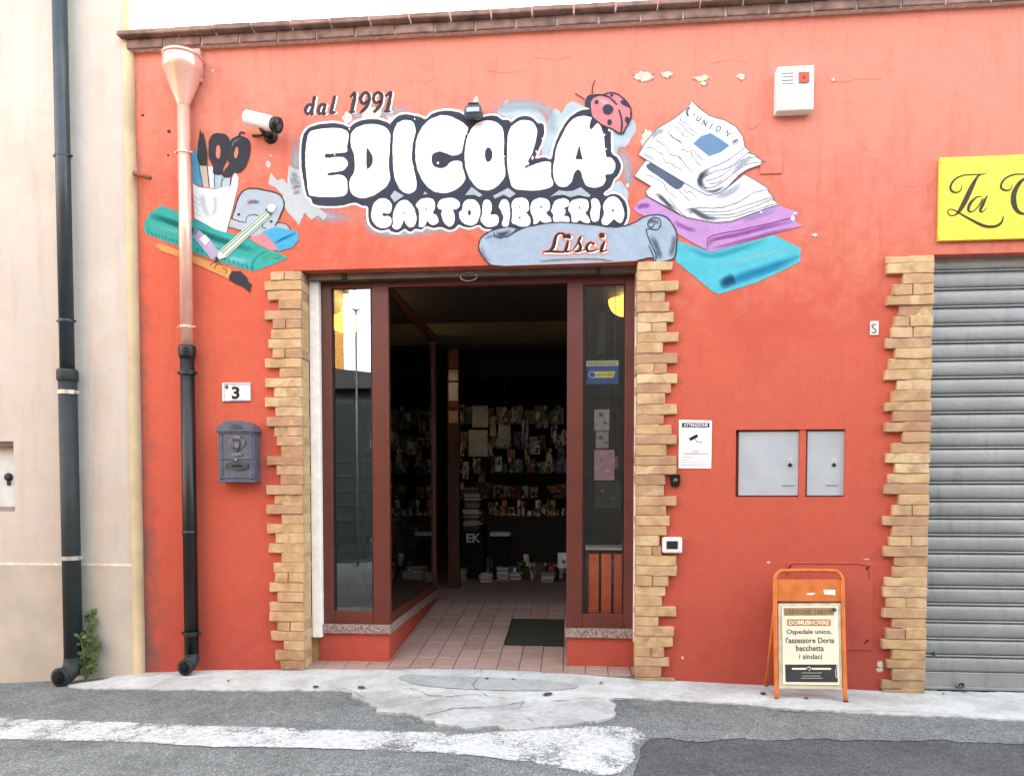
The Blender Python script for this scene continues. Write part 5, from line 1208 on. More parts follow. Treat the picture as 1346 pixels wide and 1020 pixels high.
# yellow sign
y0_, y1_ = W(1230.5, 318.8), W(1346, 208.5)
ys_ = box('shop_sign', y0_.x, y0_.x + 1.9, -0.03, -0.004, y0_.z, W(1231, 211.3).z + 0.006, simple('#f0e04a', 0.45, 0, 0.86, 0.03, 4, 0.05), None, 0.003)
tag(ys_, 'yellow sign board with black script lettering above the roller shutter', 'sign')
on_sign = lambda px, py, l: W(px, py, -0.0302 - l)
YZ = (1190, 190, 6.0)
P_scr = simple('#423f2c', 0.6, 0, 0.7)
brushes('script_letter', [(zz(*YZ, [(442, 322, 5), (440, 358, 8), (405, 380, 12), (368, 368, 18), (356, 335, 16), (385, 282, 14), (450, 246, 10), (530, 238, 9), (600, 236, 8), (640, 228, 4)]), 1),
                          (zz(*YZ, [(600, 236, 8), (565, 262, 18), (520, 345, 36), (470, 450, 40), (430, 520, 28), (395, 555, 12), (355, 560, 10), (335, 535, 9), (350, 512, 9), (390, 520, 9), (440, 550, 14), (530, 600, 20), (620, 642, 24), (700, 648, 22), (755, 620, 18), (775, 565, 7)]), 1)], P_scr, ys_, 0, on_sign)
for c in ys_.children:
    pass
def scaled(st, s): return [([(p[0], p[1], p[2] * s) for p in pts], w) for pts, w in st]
brushes('script_letter', scaled([(zz(*YZ, [(600, 412, 6), (560, 418, 12), (510, 470, 24), (498, 520, 20), (530, 530, 10), (575, 490, 10), (610, 430, 12)]), 1),
                          (zz(*YZ, [(645, 408, 10), (615, 465, 26), (592, 520, 22), (610, 532, 10), (640, 502, 5)]), 1)], 1.0), P_scr, ys_, 0, on_sign)
brushes('script_letter', [(zz(*YZ, [(842, 312, 5), (835, 350, 8), (800, 364, 14), (762, 350, 18), (756, 320, 16), (785, 272, 14), (850, 240, 12), (930, 236, 9), (1010, 250, 8)]), 1),
                          (zz(*YZ, [(1010, 270, 8), (960, 262, 12), (905, 300, 28), (860, 380, 40), (856, 460, 44), (885, 525, 30), (940, 548, 16), (1000, 530, 8), (1040, 500, 5)]), 1)], P_scr, ys_, 0, on_sign)
for px, py in ((1236.5, 214.5), (1234, 313.5), (1344, 210.5)):
    c = on_sign(px, py, 0); tube('screw', [c + Vector((0, .002, 0)), c + Vector((0, -0.003, 0))], [0.005, 0.004], simple('#8a8348', .4, .5), ys_, 8)
# letter tile S
c0, c1 = W(1143, 441), W(1154.5, 422.5)
st_ = box('letter_tile', c0.x, c1.x, -0.010, -0.001, c0.z, c1.z, simple('#efece8', 0.35, 0, 0.86), None, 0.002)
tag(st_, 'tiny white wall tile with a grey letter S left of the garage bricks', 'tile')
text('letter', 'S', (1145.6, 425.5, 1152.2, 438.5), simple('#6d5d60', .6), st_, 0, lambda a, b, l: W(a, b, -0.0102 - l))
# warning poster
pst = patch('warning_poster', [(892.8, 552), (936, 552.3), (935, 616), (892, 615.6)], simple('#f4f4f2', 0.45, 0, 0.9, 0.02), None, 3, False)
me = pst.data; bm = bmesh.new(); bm.from_mesh(me); r = bmesh.ops.extrude_face_region(bm, geom=list(bm.faces)); bmesh.ops.translate(bm, vec=(0, 0.003, 0), verts=[e for e in r['geom'] if isinstance(e, bmesh.types.BMVert)]); bmesh.ops.recalc_face_normals(bm, faces=bm.faces); bm.to_mesh(me); bm.free()
tag(pst, 'white video surveillance notice with black heading right of the doorway', 'poster')
op = lambda a, b, l: W(a, b, -0.0062 - l)
patch('heading_band', [(896.5, 555.8), (932.5, 556), (932.3, 561.8), (896.3, 561.6)], P_black, pst, 0, False, op)
text('heading', 'ATTENZIONE', (898.5, 556.8, 930.5, 560.9), simple('#f4f4f2', 0.45, 0, 0.9, 0.02), pst, 1, op, 0, 0.02)
patch('camera_icon', [(905.5, 576), (916, 570.6), (918, 574), (907.5, 579.5)], P_black, pst, 0, False, op)
brush('camera_icon', [(914, 577), (916, 581), (923, 581.3)], 0.7, P_black, pst, 0, False, False, op)
text('notice_lettering', 'AREA', (910, 592, 919, 594), simple('#77777a'), pst, 0, op); text('notice_lettering', 'VIDEOSORVEGLIATA', (898, 595.2, 931, 597.6), simple('#77777a'), pst, 0, op)
for k, (a, b) in enumerate(((897, 912), (897, 905), (896, 930), (896, 931))): brush('text_line', [(a, 601 + 3.4 * k), (b, 601 + 3.4 * k)], 0.6, simple('#b4b4b4'), pst, 0, False, False, op)
# doorbell camera
d0, d1 = W(881, 639.5, -.03), W(894.5, 623.5, -.03)
db_ = empty('doorbell', ((d0.x + d1.x) / 2, 0, d0.z), 'small black doorbell camera beside the right brick column', 'doorbell')
bm = bmesh.new(); box_bm(bm, d0.x, d1.x, -0.034, -0.001, d0.z, d1.z)
for v in bm.verts:
    if v.co.z < d0.z + 0.01: v.co.x = (v.co.x - (d0.x + d1.x) / 2) * 0.8 + (d0.x + d1.x) / 2
bmesh.ops.bevel(bm, geom=list(bm.edges), offset=0.006, segments=2, affect='EDGES'); obm('body', bm, simple('#211d1c', 0.35, 0, .5), db_)
k0 = Vector(((d0.x + d1.x) / 2, -0.034, (d0.z + d1.z) / 2)); tube('button', [k0, k0 + Vector((0, -0.006, 0))], [0.017, 0.015], simple('#5b6360', 0.3, 0.3), db_, 16)
# white wall switch box
d0, d1 = W(870.5, 726.5, -.04), W(896.5, 706, -.04)
sw = box('switch_box', d0.x, d1.x, -0.062, -0.001, d0.z, d1.z, simple('#efeeea', 0.4, 0, 0.88, 0.03), None, 0.014, 3)
tag(sw, 'white rounded wall box with dark window at the edge of the brick column', 'switch box')
box('window', W(876, 720, -.062).x, W(891, 720, -.062).x, -0.066, -0.0605, W(884, 721.5, -.062).z, W(884, 711, -.062).z, simple('#3e4340', 0.25, 0, .6), sw, 0.003)
for px in (880, 884.5): box('rocker_line', W(px - .3, 716, -.066).x, W(px + .3, 716, -.066).x, -0.0675, -0.0655, W(884, 720.5, -.062).z, W(884, 712, -.062).z, simple('#191a19', .4), sw)
# meter cabinet in the red wall
mt = empty('meter_cabinet', ((BX0 + BX1) / 2, 0, BZ0), 'recessed cabinet with two grey metal meter doors in the red wall', 'cabinet')
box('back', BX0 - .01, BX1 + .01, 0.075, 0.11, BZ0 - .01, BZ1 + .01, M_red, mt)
M_door = simple('#bcc3c8', 0.4, 0.1, 0.86, 0.06, 5, 0.06)
for pa, pb, pk in ((970.5, 1049.5, 1038.5), (1060.5, 1109.5, 1096)):
    a, b = WX(pa, 610, 0.03), WX(pb, 610, 0.03)
    dr = box('door', a, b, 0.022, 0.074, BZ0 + 0.008, BZ1 - 0.012, M_door, mt, 0.003)
    c = W(pk, 611, 0.022); tube('lock', [c, c + Vector((0, -0.012, 0))], [0.014, 0.012], simple('#33373a', 0.4, 0.4), dr, 12)
    box('lock_plate', c.x - 0.014, c.x + 0.014, 0.019, 0.0225, c.z + 0.012, c.z + 0.046, simple('#dddfe0', .4), dr)
    brush('lock_mark', [(pk, 604.8), (pk + .4, 606.5), (pk, 608)], 0.7, simple('#555a5e'), dr, 0, False, False, lambda u, v, l: W(u, v, 0.0185 - l))
    box('vent_slot', WX(pk - 11, 638, .02), WX(pk + 6, 638, .02), 0.0195, 0.0225, W(pk, 638.8, .02).z, W(pk, 637.4, .02).z, simple('#8b9194', .5), dr)
box('mullion', WX(1050.5, 610, .012), WX(1059, 610, .012), 0.010, 0.074, BZ0, BZ1, M_red, mt)

# ------------------------------------------------------------------ newspaper placard stand
def AB(px, py, l=0.0):
    t = (py - 749) / (925 - 749.0)
    return W(px, py, -0.15 - 0.19 * t - l)
M_org = simple('#dd7a35', 0.4, 0, 0.8, 0.12, 12, 0.1, 0.4)
b0 = AB(1064, 924)
ab = empty('placard_stand', (b0.x, b0.y, zg(b0.x)), 'orange tubular newspaper placard stand on the pavement against the red wall', 'placard stand')
path = [(1020.8, 923), (1019.6, 850), (1018.6, 770), (1019.5, 758), (1023, 752.5), (1029, 750.2), (1062, 749.6), (1095, 750.3), (1102, 753), (1106, 759), (1107.3, 771), (1109, 850), (1111.5, 925)]
tube('frame', [AB(a, b) for a, b in cat_rom(path, False, 4)], 0.0145, M_org, ab, 12)
for px, py in ((1020.8, 922), (1111.5, 924.5)):
    p = AB(px, py); gz_ = zg(p.x) + 0.015
    tube('foot', [Vector((p.x, p.y, p.z + 0.02)), Vector((p.x, p.y, gz_))], 0.017, simple('#2b2522', .7), ab, 10)
def panel(name, q, mat, parent, l=0.0, th=0.008):
    V = [AB(a, b, l) for a, b in q]; V += [v + Vector((0, th, 0)) for v in V]
    n = len(q); return obj(name, V, [tuple(range(n)), tuple(range(2 * n - 1, n - 1, -1))] + [(i, n + i, n + (i + 1) % n, (i + 1) % n) for i in range(n)], mat, parent)
panel('header_panel', [(1020.5, 761.5), (1105.5, 761.5), (1106.5, 790), (1020.8, 789.5)], M_org, ab)
oa = lambda a, b, l: AB(a, b, l)
patch('sticker', [(1082.5, 774.5), (1098, 775), (1098, 782), (1083, 781)], simple('#eee9df', .5, 0, .88), ab, 0, False, oa)
patch('sticker', [(1060, 780), (1066, 778.8), (1072, 780), (1066, 782), (1061, 781.5)], simple('#eee9df', .5, 0, .88), ab, 0, True, oa)
panel('poster_frame', [(1023, 793), (1104.5, 792.5), (1107, 906), (1024, 904)], simple('#d8cfb4', .5, 0, .8), ab, 0.004)
M_ppr = simple('#efe6cc', 0.35, 0, 0.88, 0.04, 6, .1, .4)
panel('poster', [(1028, 797), (1101.5, 796.5), (1103.5, 900), (1029.5, 899)], M_ppr, ab, 0.012, 0.005)
ol = lambda a, b, l: AB(a, b, 0.0122 + l)
patch('masthead_band', [(1030, 798.8), (1096, 798.4), (1096.5, 808.4), (1030.5, 808.8)], simple('#b4946a', .6, 0, .75), ab, 0, False, ol)
text('masthead', "L'UNIONE SARDA", (1032.5, 800.5, 1094, 807), simple('#7b624a', .6), ab, 1, ol, 0, 0.01)
patch('town_band', [(1034.5, 813.5), (1091.8, 813.6), (1092, 822.3), (1034.8, 822.2)], simple('#c98f55', .6, 0, .78), ab, 0, False, ol)
text('town', 'DOMUSNOVAS', (1037, 815.2, 1089.5, 820.8), simple('#f4ecd6', .5, 0, .9), ab, 1, ol, 0, 0.03)
INK = simple('#4a4640', .6, 0, .65)
for s, q in (('Ospedale unico,', (1034, 826.6, 1093, 834.8)), ("l'assessore Doria", (1033, 837.2, 1096.5, 845)), ('bacchetta', (1046.5, 847.6, 1083, 855.4)), ('i sindaci', (1050.5, 858.6, 1080.5, 866))):
    text('headline', s, q, INK, ab, 0, ol, 0, 0.012)
patch('footer_band', [(1032, 873), (1100.8, 873), (1101.3, 896.3), (1032.8, 895.8)], simple('#3f4346', .5, 0, .65), ab, 0, False, ol)
for x0_, x1_ in ((1042, 1046), (1046.8, 1050), (1050.8, 1054), (1054.8, 1059), (1068, 1072.5), (1073.2, 1077), (1078, 1083), (1083.8, 1088), (1088.6, 1091.5)):
    brush('footer_word', [(x0_, 878.6), (x1_, 878.7)], 2.4, M_ppr, ab, 1, False, False, ol)
brush('footer_mark', [(1061, 877.5), (1063.5, 876), (1066, 877.5), (1063.5, 881)], 0.9, M_ppr, ab, 1, False, False, ol)
for a, b, c in ((1054, 1080, 884), (1055, 1078, 888), (1053, 1081, 891)): brush('footer_line', [(a, c), (b, c)], 0.9, simple('#b9b6a8', .5), ab, 1, False, False, ol)
for x in (1098.5, 1100.5):   # crumpled clear sleeve
    brush('sleeve_crease', wig(((x, 800), (x - 1, 830), (x + 1, 860), (x, 890)), 0.8), 0.5, simple('#fbf8ef', .2, 0, .92), ab, 2, False, True, ol, 2)
patch('torn_corner', blot(1096, 801, 5, 3.2, 9, .5, 3), simple('#55534e', .6), ab, 3, True, ol)
# rear legs and cross bars
for s, px in ((-1, 1022), (1, 1107)):
    t0 = AB(px, 775); bx_ = AB(px + (0 if s < 0 else 2), 915).x
    tube('rear_leg', [t0 + Vector((0, 0.02, 0)), Vector((bx_, -0.035, zg(bx_) + 0.015))], 0.012, M_org, ab, 10)
ca, cb = Vector((AB(1024, 900).x, -0.06, zg(0) + 0.06)), Vector((AB(1106, 900).x, -0.06, zg(0) + 0.06))
zc_ = W(1065, 911, -0.06).z
tube('cross_bar', [Vector((ca.x, -0.06, zc_)), Vector((cb.x, -0.06, zc_))], 0.014, simple('#a4502f', .5), ab, 10)
tube('cross_bar', [AB(1020.5, 791, -0.004), AB(1106.8, 791.5, -0.004)], 0.009, simple('#6e3a22', .5), ab, 10)

# ------------------------------------------------------------------ weed by the downpipe
def leaf_mat():
    t = NT('leaf'); p = t.pos(); oi = t.noise(p, 30, 2)
    c = t.ramp(oi, ((0.3, hexc('#4c6640', 0.7)), (0.7, hexc('#86a066', 0.72))))
    b = t.bsdf(c, 0.55, 0, 0.35); tl = t.n('ShaderNodeBsdfTranslucent'); t.l(c, tl.inputs[0])
    mx = t.n('ShaderNodeMixShader'); mx.inputs[0].default_value = 0.25; t.l(b, mx.inputs[1]); t.l(tl.outputs[0], mx.inputs[2]); return t.done(mx.outputs[0])
M_leaf = leaf_mat(); M_stem = simple('#6f7f56', .7, 0, .7)
pb = W(116, 886, -0.14); pb.z = zg(pb.x)
pl = empty('weed_plant', pb, 'green leafy weed growing at the foot of the slate downpipe', 'plant')
def lf(px, py, dy=0.0): return W(px, py, -0.14 + dy)
stems = [[(112, 888), (111, 870), (108, 850), (104, 835)], [(114, 888), (121, 866), (123, 840), (121, 822), (118, 806)], [(113, 888), (117, 872), (126, 856), (128, 842)], [(113, 888), (107, 876), (102, 868)], [(114, 888), (119, 880), (126, 874)], [(113, 888), (113, 866), (115, 846), (114, 832)]]
LV, LF = [], []
rr = random.Random(4)
for si, s in enumerate(stems):
    dy = rr.uniform(-0.05, 0.04)
    pts = [lf(a, b, dy * i / 3) for i, (a, b) in enumerate(s)]; pts[0].z = zg(pts[0].x) + 0.0
    cp = [Vector(p) for p in cat_rom([tuple(p) for p in pts], False, 6)]
    tube('stem', cp, [0.006 - 0.0035 * i / len(cp) for i in range(len(cp))], M_stem, pl, 6)
    for i in range(3, len(cp)):
        for k in range(2):
            if rr.random() < .12: continue
            ang = rr.uniform(0, 6.28); d = Vector((math.cos(ang), 0.7 * math.sin(ang), rr.uniform(0.2, 0.8))).normalized()
            L = rr.uniform(0.034, 0.056); wv = d.cross(Vector((rr.uniform(-.3, .3), -1, rr.uniform(-.2, .6)))).normalized() * L * 0.36
            b_ = cp[i] + d * 0.006; o = len(LV); nrm = d.cross(wv).normalized() * L * 0.08
            LV += [b_, b_ + d * L * .35 + wv * .85, b_ + d * L * .75 + wv * .9, b_ + d * L, b_ + d * L * .75 - wv * .9, b_ + d * L * .35 - wv * .85, b_ + d * L * .5 + nrm]
            LF += [(o, o + 1, o + 6), (o + 1, o + 2, o + 6), (o + 2, o + 3, o + 6), (o + 3, o + 4, o + 6), (o + 4, o + 5, o + 6), (o + 5, o, o + 6)]
tag(obj('leaves', LV, LF, M_leaf, pl, True), kind='stuff')

# ------------------------------------------------------------------ inside the shop
def warm(loc, power):
    l = bpy.data.lights.new('lamp_bulb', 'POINT'); l.energy = power; l.color = (1.0, 0.62, 0.25); l.shadow_soft_size = 0.06
    o = bpy.data.objects.new('lamp_bulb', l); COL.objects.link(o); o.location = loc; return o
def wall_lamp(c, lab, s):
    root = empty('wall_lamp', c, lab, 'lamp')
    bm = bmesh.new(); n = 18; prev = None
    for i in range(6):
        t = i / 5; r = 0.03 + 0.13 * math.sin(t * math.pi / 2); zz_ = -0.09 + 0.14 * (1 - math.cos(t * math.pi / 2))
        rg = [bm.verts.new((c[0] + r * math.cos(2 * math.pi * k / n), c[1] + r * math.sin(2 * math.pi * k / n), c[2] + zz_)) for k in range(n)]
        if prev:
            for k in range(n): bm.faces.new((prev[k], prev[(k + 1) % n], rg[(k + 1) % n], rg[k]))
        else: bm.faces.new(rg)
        prev = rg
    obm('bowl', bm, emit('#ffb648', 0.32), root, True)
    box('arm', *sorted((c[0], c[0] + s * 0.17)), c[1] - 0.02, c[1] + 0.02, c[2] - 0.1, c[2] - 0.07, simple('#4a4038', .5), root)
    b = warm((c[0], c[1], c[2] + 0.1), 2.6); b.parent = root; b.location = (0, 0, 0.1)
    return root
pr = W(823, 402, 1.3); wall_lamp(tuple(pr), 'lit yellow bowl lamp behind the right display window', 1)
pl_ = W(455, 425, 1.3); wall_lamp(tuple(pl_), 'lit yellow bowl lamp behind the left display window', -1)
M_shelf = simple('#2f2a22', 0.6, 0, .6); M_sh2 = simple('#4b4234', .6, 0, .6)
ORD = ['first', 'second', 'third', 'fourth', 'fifth', 'sixth', 'seventh', 'eighth', 'ninth', 'tenth', 'eleventh', 'twelfth', 'thirteenth', 'fourteenth', 'fifteenth', 'sixteenth', 'seventeenth', 'eighteenth', 'nineteenth', 'twentieth'] + ['twenty-' + x for x in ('first', 'second', 'third', 'fourth', 'fifth', 'sixth', 'seventh', 'eighth', 'ninth')] + ['thirtieth'] + ['thirty-' + x for x in ('first', 'second', 'third', 'fourth', 'fifth', 'sixth')]
CN = {'#d9c258': 'yellow', '#e8e4d6': 'cream', '#c9b13f': 'mustard', '#dcd6c0': 'ivory', '#b8462f': 'red', '#7f93a8': 'grey-blue', '#e6e2da': 'white', '#c98f3a': 'ochre', '#8fa27a': 'green', '#5a6a8c': 'blue', '#d3a0a8': 'pink'}
# back magazine rack
def cover_mat(k=0.8, seed=0.0):
    t = NT('printed_cover'); oi = t.n('ShaderNodeObjectInfo'); r = oi.outputs['Random']; g = t.n('ShaderNodeTexCoord').outputs['Generated']
    cols = ['#d9c258', '#e8e4d6', '#b8462f', '#e6e2da', '#7f93a8', '#dcd6c0', '#c98f3a', '#5f7a5a', '#e9e4dc', '#5a6a8c', '#d3a0a8']
    def pick(f):
        n = t.n('ShaderNodeValToRGB'); n.color_ramp.interpolation = 'CONSTANT'
        while len(n.color_ramp.elements) < len(cols): n.color_ramp.elements.new(0.5)
        for i, (e, h) in enumerate(zip(n.color_ramp.elements, cols)): e.position = i / len(cols); e.color = hexc(h, k)
        t.l(f, n.inputs[0]); return n.outputs[0]
    base = pick(r); second = pick(t.math('FRACT', t.math('MULTIPLY', r, 7.31)))
    cb = t.n('ShaderNodeCombineXYZ'); t.l(t.math('MULTIPLY', r, 53.0), cb.inputs[0]); t.l(t.math('MULTIPLY', r, 17.0), cb.inputs[2])
    ad = t.n('ShaderNodeVectorMath', operation='ADD'); t.l(g, ad.inputs[0]); t.l(cb.outputs[0], ad.inputs[1])
    vo = t.n('ShaderNodeTexVoronoi', distance='CHEBYCHEV'); vo.inputs['Scale'].default_value = 2.6; t.l(ad.outputs[0], vo.inputs['Vector'])
    sv = t.n('ShaderNodeSeparateColor'); t.l(vo.outputs['Color'], sv.inputs[0])
    c = t.mix(t.math('GREATER_THAN', sv.outputs[0], 0.55), base, second)
    c = t.mix(t.math('GREATER_THAN', sv.outputs[1], 0.72), c, hexc('#2a2a2e', k))
    return t.done(t.bsdf(c, 0.35, 0, 0.4))
M_cover_p = cover_mat(0.95)
RKY = 5.6
k0, k1 = W(588, 725, RKY).x, W(775, 725, RKY).x
rk = empty('magazine_rack', ((k0 + k1) / 2, RKY, zf(9)), 'dark magazine rack along the back wall of the shop', 'rack')
for x in (k0, (k0 + k1) / 2, k1 - 0.04): box('post', x, x + 0.04, RKY + 0.3, RKY + 0.36, zf(9), WZ(680, 520, RKY), M_shelf, rk)
for py in (558, 590, 622, 655, 690): z_ = WZ(680, py, RKY); box('shelf', k0, k1, RKY, RKY + 0.29, z_ - 0.015, z_, M_sh2, rk, 0.003)
box('back_panel', k0, k1, RKY + 0.362, RKY + 0.38, zf(9), WZ(680, 520, RKY), M_shelf, rk)
pal = ['#d9c258', '#e8e4d6', '#c9b13f', '#dcd6c0', '#b8462f', '#7f93a8', '#e6e2da', '#c98f3a', '#8fa27a', '#5a6a8c', '#d3a0a8']
rr = random.Random(11)
def sheet(name, c, w, h, mat, tilt=0.12, th=0.012, rz=0.0):
    bm = bmesh.new(); box_bm(bm, -w / 2, w / 2, -th / 2, th / 2, 0, h, 0.002)
    bmesh.ops.rotate(bm, cent=(0, 0, 0), matrix=Matrix.Rotation(-tilt, 3, 'X'), verts=bm.verts); bmesh.ops.rotate(bm, cent=(0, 0, 0), matrix=Matrix.Rotation(rz, 3, 'Y'), verts=bm.verts)
    bmesh.ops.translate(bm, vec=c, verts=bm.verts); return obm(name, bm, mat)
SRK = (RKY + DIST) / FOC
rows_ = ((558, 606, 752, 13.0, 27, 'top'), (590, 602, 752, 11, 25, 'second'), (622, 602, 752, 12, 24, 'third'), (655, 606, 752, 12, 25, 'fourth'), (690, 620, 752, 13, 25, 'bottom'))
for py, xa_, xb_, stp_, hpx, nm in rows_:
    px = xa_; nth = 0
    while px < xb_:
        if rr.random() < 0.9:
            w_ = stp_ * rr.uniform(.7, 1.1) * SRK; h_ = hpx * rr.uniform(.6, 1.0) * SRK
            c = W(px, py, RKY + 0.06)
            if nm == 'top': colr = rr.choice(pal[:4]); mm = simple(colr, .4, 0, .85); cn = CN[colr] + ' '
            else: mm = M_cover_p; cn = ''
            o = sheet('magazine', (c.x, RKY + 0.05 + rr.uniform(0, .06), c.z + 0.002), w_, h_, mm, rr.uniform(-.2, -.08), .012, rr.uniform(-.05, .05))
            tag(o, '%smagazine, %s from the left on the %s shelf of the back rack' % (cn, ORD[nth], nm), 'magazine', 'magazines on the %s shelf of the back rack' % nm); nth += 1
        px += stp_
# packets clipped to strings in front of the rack
nth = 0
for px, py, w_, h_ in ((610, 575, 9, 16), (627, 612, 10, 20), (648, 560, 8, 26), (664, 575, 12, 24), (676, 545, 8, 20), (690, 556, 9, 26), (703, 588, 13, 18), (716, 548, 8, 30), (728, 570, 9, 24), (738, 600, 10, 22), (655, 610, 9, 20), (683, 612, 8, 18), (716, 615, 9, 16), (612, 618, 8, 22), (604, 545, 9, 18), (634, 625, 9, 18), (645, 592, 8, 20), (672, 600, 9, 18), (693, 600, 7, 22), (708, 552, 8, 22), (722, 600, 8, 20), (733, 545, 9, 22), (742, 575, 8, 22), (662, 545, 9, 20), (606, 590, 8, 18)):
    Yp = RKY - 0.35 - 0.02 * (nth % 5); p0 = W(px - w_ / 2, py + h_ / 2, Yp); p1 = W(px + w_ / 2, py - h_ / 2, Yp)
    o = box('hanging_packet', p0.x, p1.x, Yp, Yp + .02, p0.z, p1.z, M_cover_p, None, .004, 1, .008)
    tag(o, 'small printed packet on a string before the back rack, %s of its row' % ORD[nth], 'packet', 'packets hanging before the back rack'); nth += 1
    tube('string', [Vector(((p0.x + p1.x) / 2, Yp + .01, p1.z - .006)), Vector(((p0.x + p1.x) / 2, Yp + .01, RZ1))], .0012, simple('#777777'), o, 5)
for (a, b, c, d), lab in (((621, 533, 641.5, 562), 'upper white sheet hanging left of the magazines'), ((616, 565, 641, 600), 'lower white sheet hanging left of the magazines'), ((655, 558, 671, 585), 'narrow white card hanging among the magazines')):
    p0, p1 = W(a, d, 4.9), W(c, b, 4.9)
    o = box('hanging_sheet', p0.x, p1.x, 4.9, 4.906, p0.z, p1.z, simple('#dcdcd2', .5, 0, .85)); tag(o, lab, 'calendar')
    o2 = tube('cord', [Vector(((p0.x + p1.x) / 2, 4.903, p1.z - .002)), Vector(((p0.x + p1.x) / 2, 4.903, RZ1))], 0.002, simple('#888888'), o, 6)
# red poster strip on a post
p0, p1 = W(589, 772, 3.2), W(603, 420, 3.2)
ps = box('display_post', p0.x, p1.x, 3.2, 3.3, zf(9), W(595, 450, 3.2).z, simple('#6b3a24', .5, 0, .5)); tag(ps, 'brown display post with red and white notices inside the doorway', 'post')
for a, b, h in ((455, 484, '#b5693c'), (486, 500, '#e7dccb'), (503, 527, '#e9e6e2'), (529, 534, '#b3272a'), (540, 556, '#caa77c')):
    box('notice', W(590, b, 3.2).x, W(602, b, 3.2).x, 3.19, 3.199, W(596, b, 3.2).z, W(596, a, 3.2).z, simple(h, .5, 0, .85), ps)
# stack of books on a low stand
STY = 4.3
c = W(621, 722, STY); stz = zf(9); e = 0.0113 * 9.7 / 11
lo = tag(box('low_stand', c.x - 0.17, c.x + 0.17, STY - .15, STY + .2, stz, W(621, 697, STY).z, simple('#1c1916', .8, 0, .5), None, 0.004), 'low box stand with white letters under the book stack', 'stand')
text('lettering', 'EK', (613, 701, 632, 713), simple('#d8d8d4', .5, 0, .85), lo, 0, lambda a, b, l: W(a, b, STY - .151 - l), 0, .03)
z_ = W(621, 697, STY).z + .001; i = 0
while z_ < W(621, 642, STY).z:
    h_ = rr.uniform(0.016, 0.036); w_ = rr.uniform(.09, .13); ox = rr.uniform(-.018, .018)
    o = box('book', c.x + ox - w_, c.x + ox + w_, STY - .12 + rr.uniform(0, .03), STY + .14, z_, z_ + h_, simple(rr.choice(['#cfcabd', '#8a8577', '#5b4a38', '#b9b4a8', '#3d4650', '#d9d6cc']), .5, 0, .8))
    tag(o, '%s book from the bottom of the tall stack inside the doorway' % ORD[i], 'book', 'books in the tall stack'); i += 1; z_ += h_ + 0.0015
# low display table with packets
TBY = 4.7
c = W(700, 700, TBY)
tb = empty('display_table', (c.x, TBY, stz), 'dark low display table behind the book stack', 'table')
tz = W(700, 678, TBY).z; xA, xB = W(640, 670, TBY).x, W(762, 670, TBY).x
box('top', xA, xB, TBY - .2, TBY + .4, tz - 0.03, tz, M_sh2, tb, .004)
box('front_panel', xA + .01, xB - .01, TBY - .16, TBY - .14, stz, tz - 0.031, M_shelf, tb)
for x in (xA + .02, xB - .04):
    for yy in (TBY - .12, TBY + .36): box('leg', x, x + .03, yy, yy + .03, stz, tz - 0.03, M_shelf, tb)
rr2 = random.Random(5)
for i in range(18):
    px = 645 + 6.3 * i; p = W(px, 668, TBY); w_ = rr2.uniform(.02, .04); h_ = rr2.uniform(.05, .24)
    o = box('packet', p.x - w_, p.x + w_, TBY - .17 + rr2.uniform(0, .2), TBY + .12, tz + .001, tz + h_, M_cover_p, None, .006, 1, .008)
    tag(o, 'small printed packet, %s from the left on the dark display table' % ORD[i], 'packet', 'packets on the display table')
p0, p1 = W(645, 704, 4.2), W(671, 699, 4.2); o = box('white_tray', p0.x, p1.x, 4.1, 4.35, p0.z, p1.z, simple('#d7d7d2', .5, 0, .85), None, .004); tag(o, 'white flat tray low beside the book stack', 'tray')
st2 = tag(box('tray_stand', p0.x + .03, p1.x - .03, 4.14, 4.32, stz, p0.z - .001, simple('#1c1916', .8, 0, .5)), 'dark plinth carrying the white tray', 'stand')
for i, (px, h_, hx) in enumerate(((690, .16, '#4a3f35'), (708, .22, '#6d6a60'), (727, .14, '#3b4a3a'))):
    p = W(px, 740, 4.1); o = box('carton', p.x - .07, p.x + .07, 4.1, 4.4, stz, stz + h_, simple(hx, .7, 0, .6), None, .005); tag(o, '%s small carton from the left on the floor before the table' % ORD[i], 'carton', 'cartons on the shop floor')
for i, (px, py, nb) in enumerate(((640, 735, 5), (662, 738, 7), (678, 728, 4), (720, 726, 6), (606, 742, 6))):
    Yk = 3.9 + 0.12 * (i % 3); p = W(px, 735, Yk); zz0 = stz
    sk = empty('paper_bundle', (p.x, Yk, stz), '%s bundle of papers on the floor before the display table' % ORD[i], 'bundle', 'paper bundles on the shop floor')
    for k in range(nb):
        hh_ = rr2.uniform(.012, .03); ww_ = rr2.uniform(.06, .09)
        box('paper', p.x - ww_ + rr2.uniform(-.01, .01), p.x + ww_, Yk - .08 + rr2.uniform(-.01, .01), Yk + .1, zz0 + .0008, zz0 + hh_, simple(rr2.choice(['#d9d6cc', '#c9c2b2', '#9fa6ad', '#b59a7a', '#e4e2dc']), .6, 0, .85), sk); zz0 += hh_
for i in range(15):
    px = 640 + 7.6 * i + rr2.uniform(-2, 2); Yk = TBY - .30 - .14 * (i % 3); p = W(px, 700, Yk); w_ = rr2.uniform(.03, .055); h_ = rr2.uniform(.14, .34)
    o = sheet('leaning_pack', (p.x, Yk, stz + .001), w_ * 2, h_, M_cover_p, -.12, .03, rr2.uniform(-.06, .06))
    tag(o, 'printed pack leaning on the floor before the table, %s from the left' % ORD[i], 'pack', 'packs leaning before the display table')
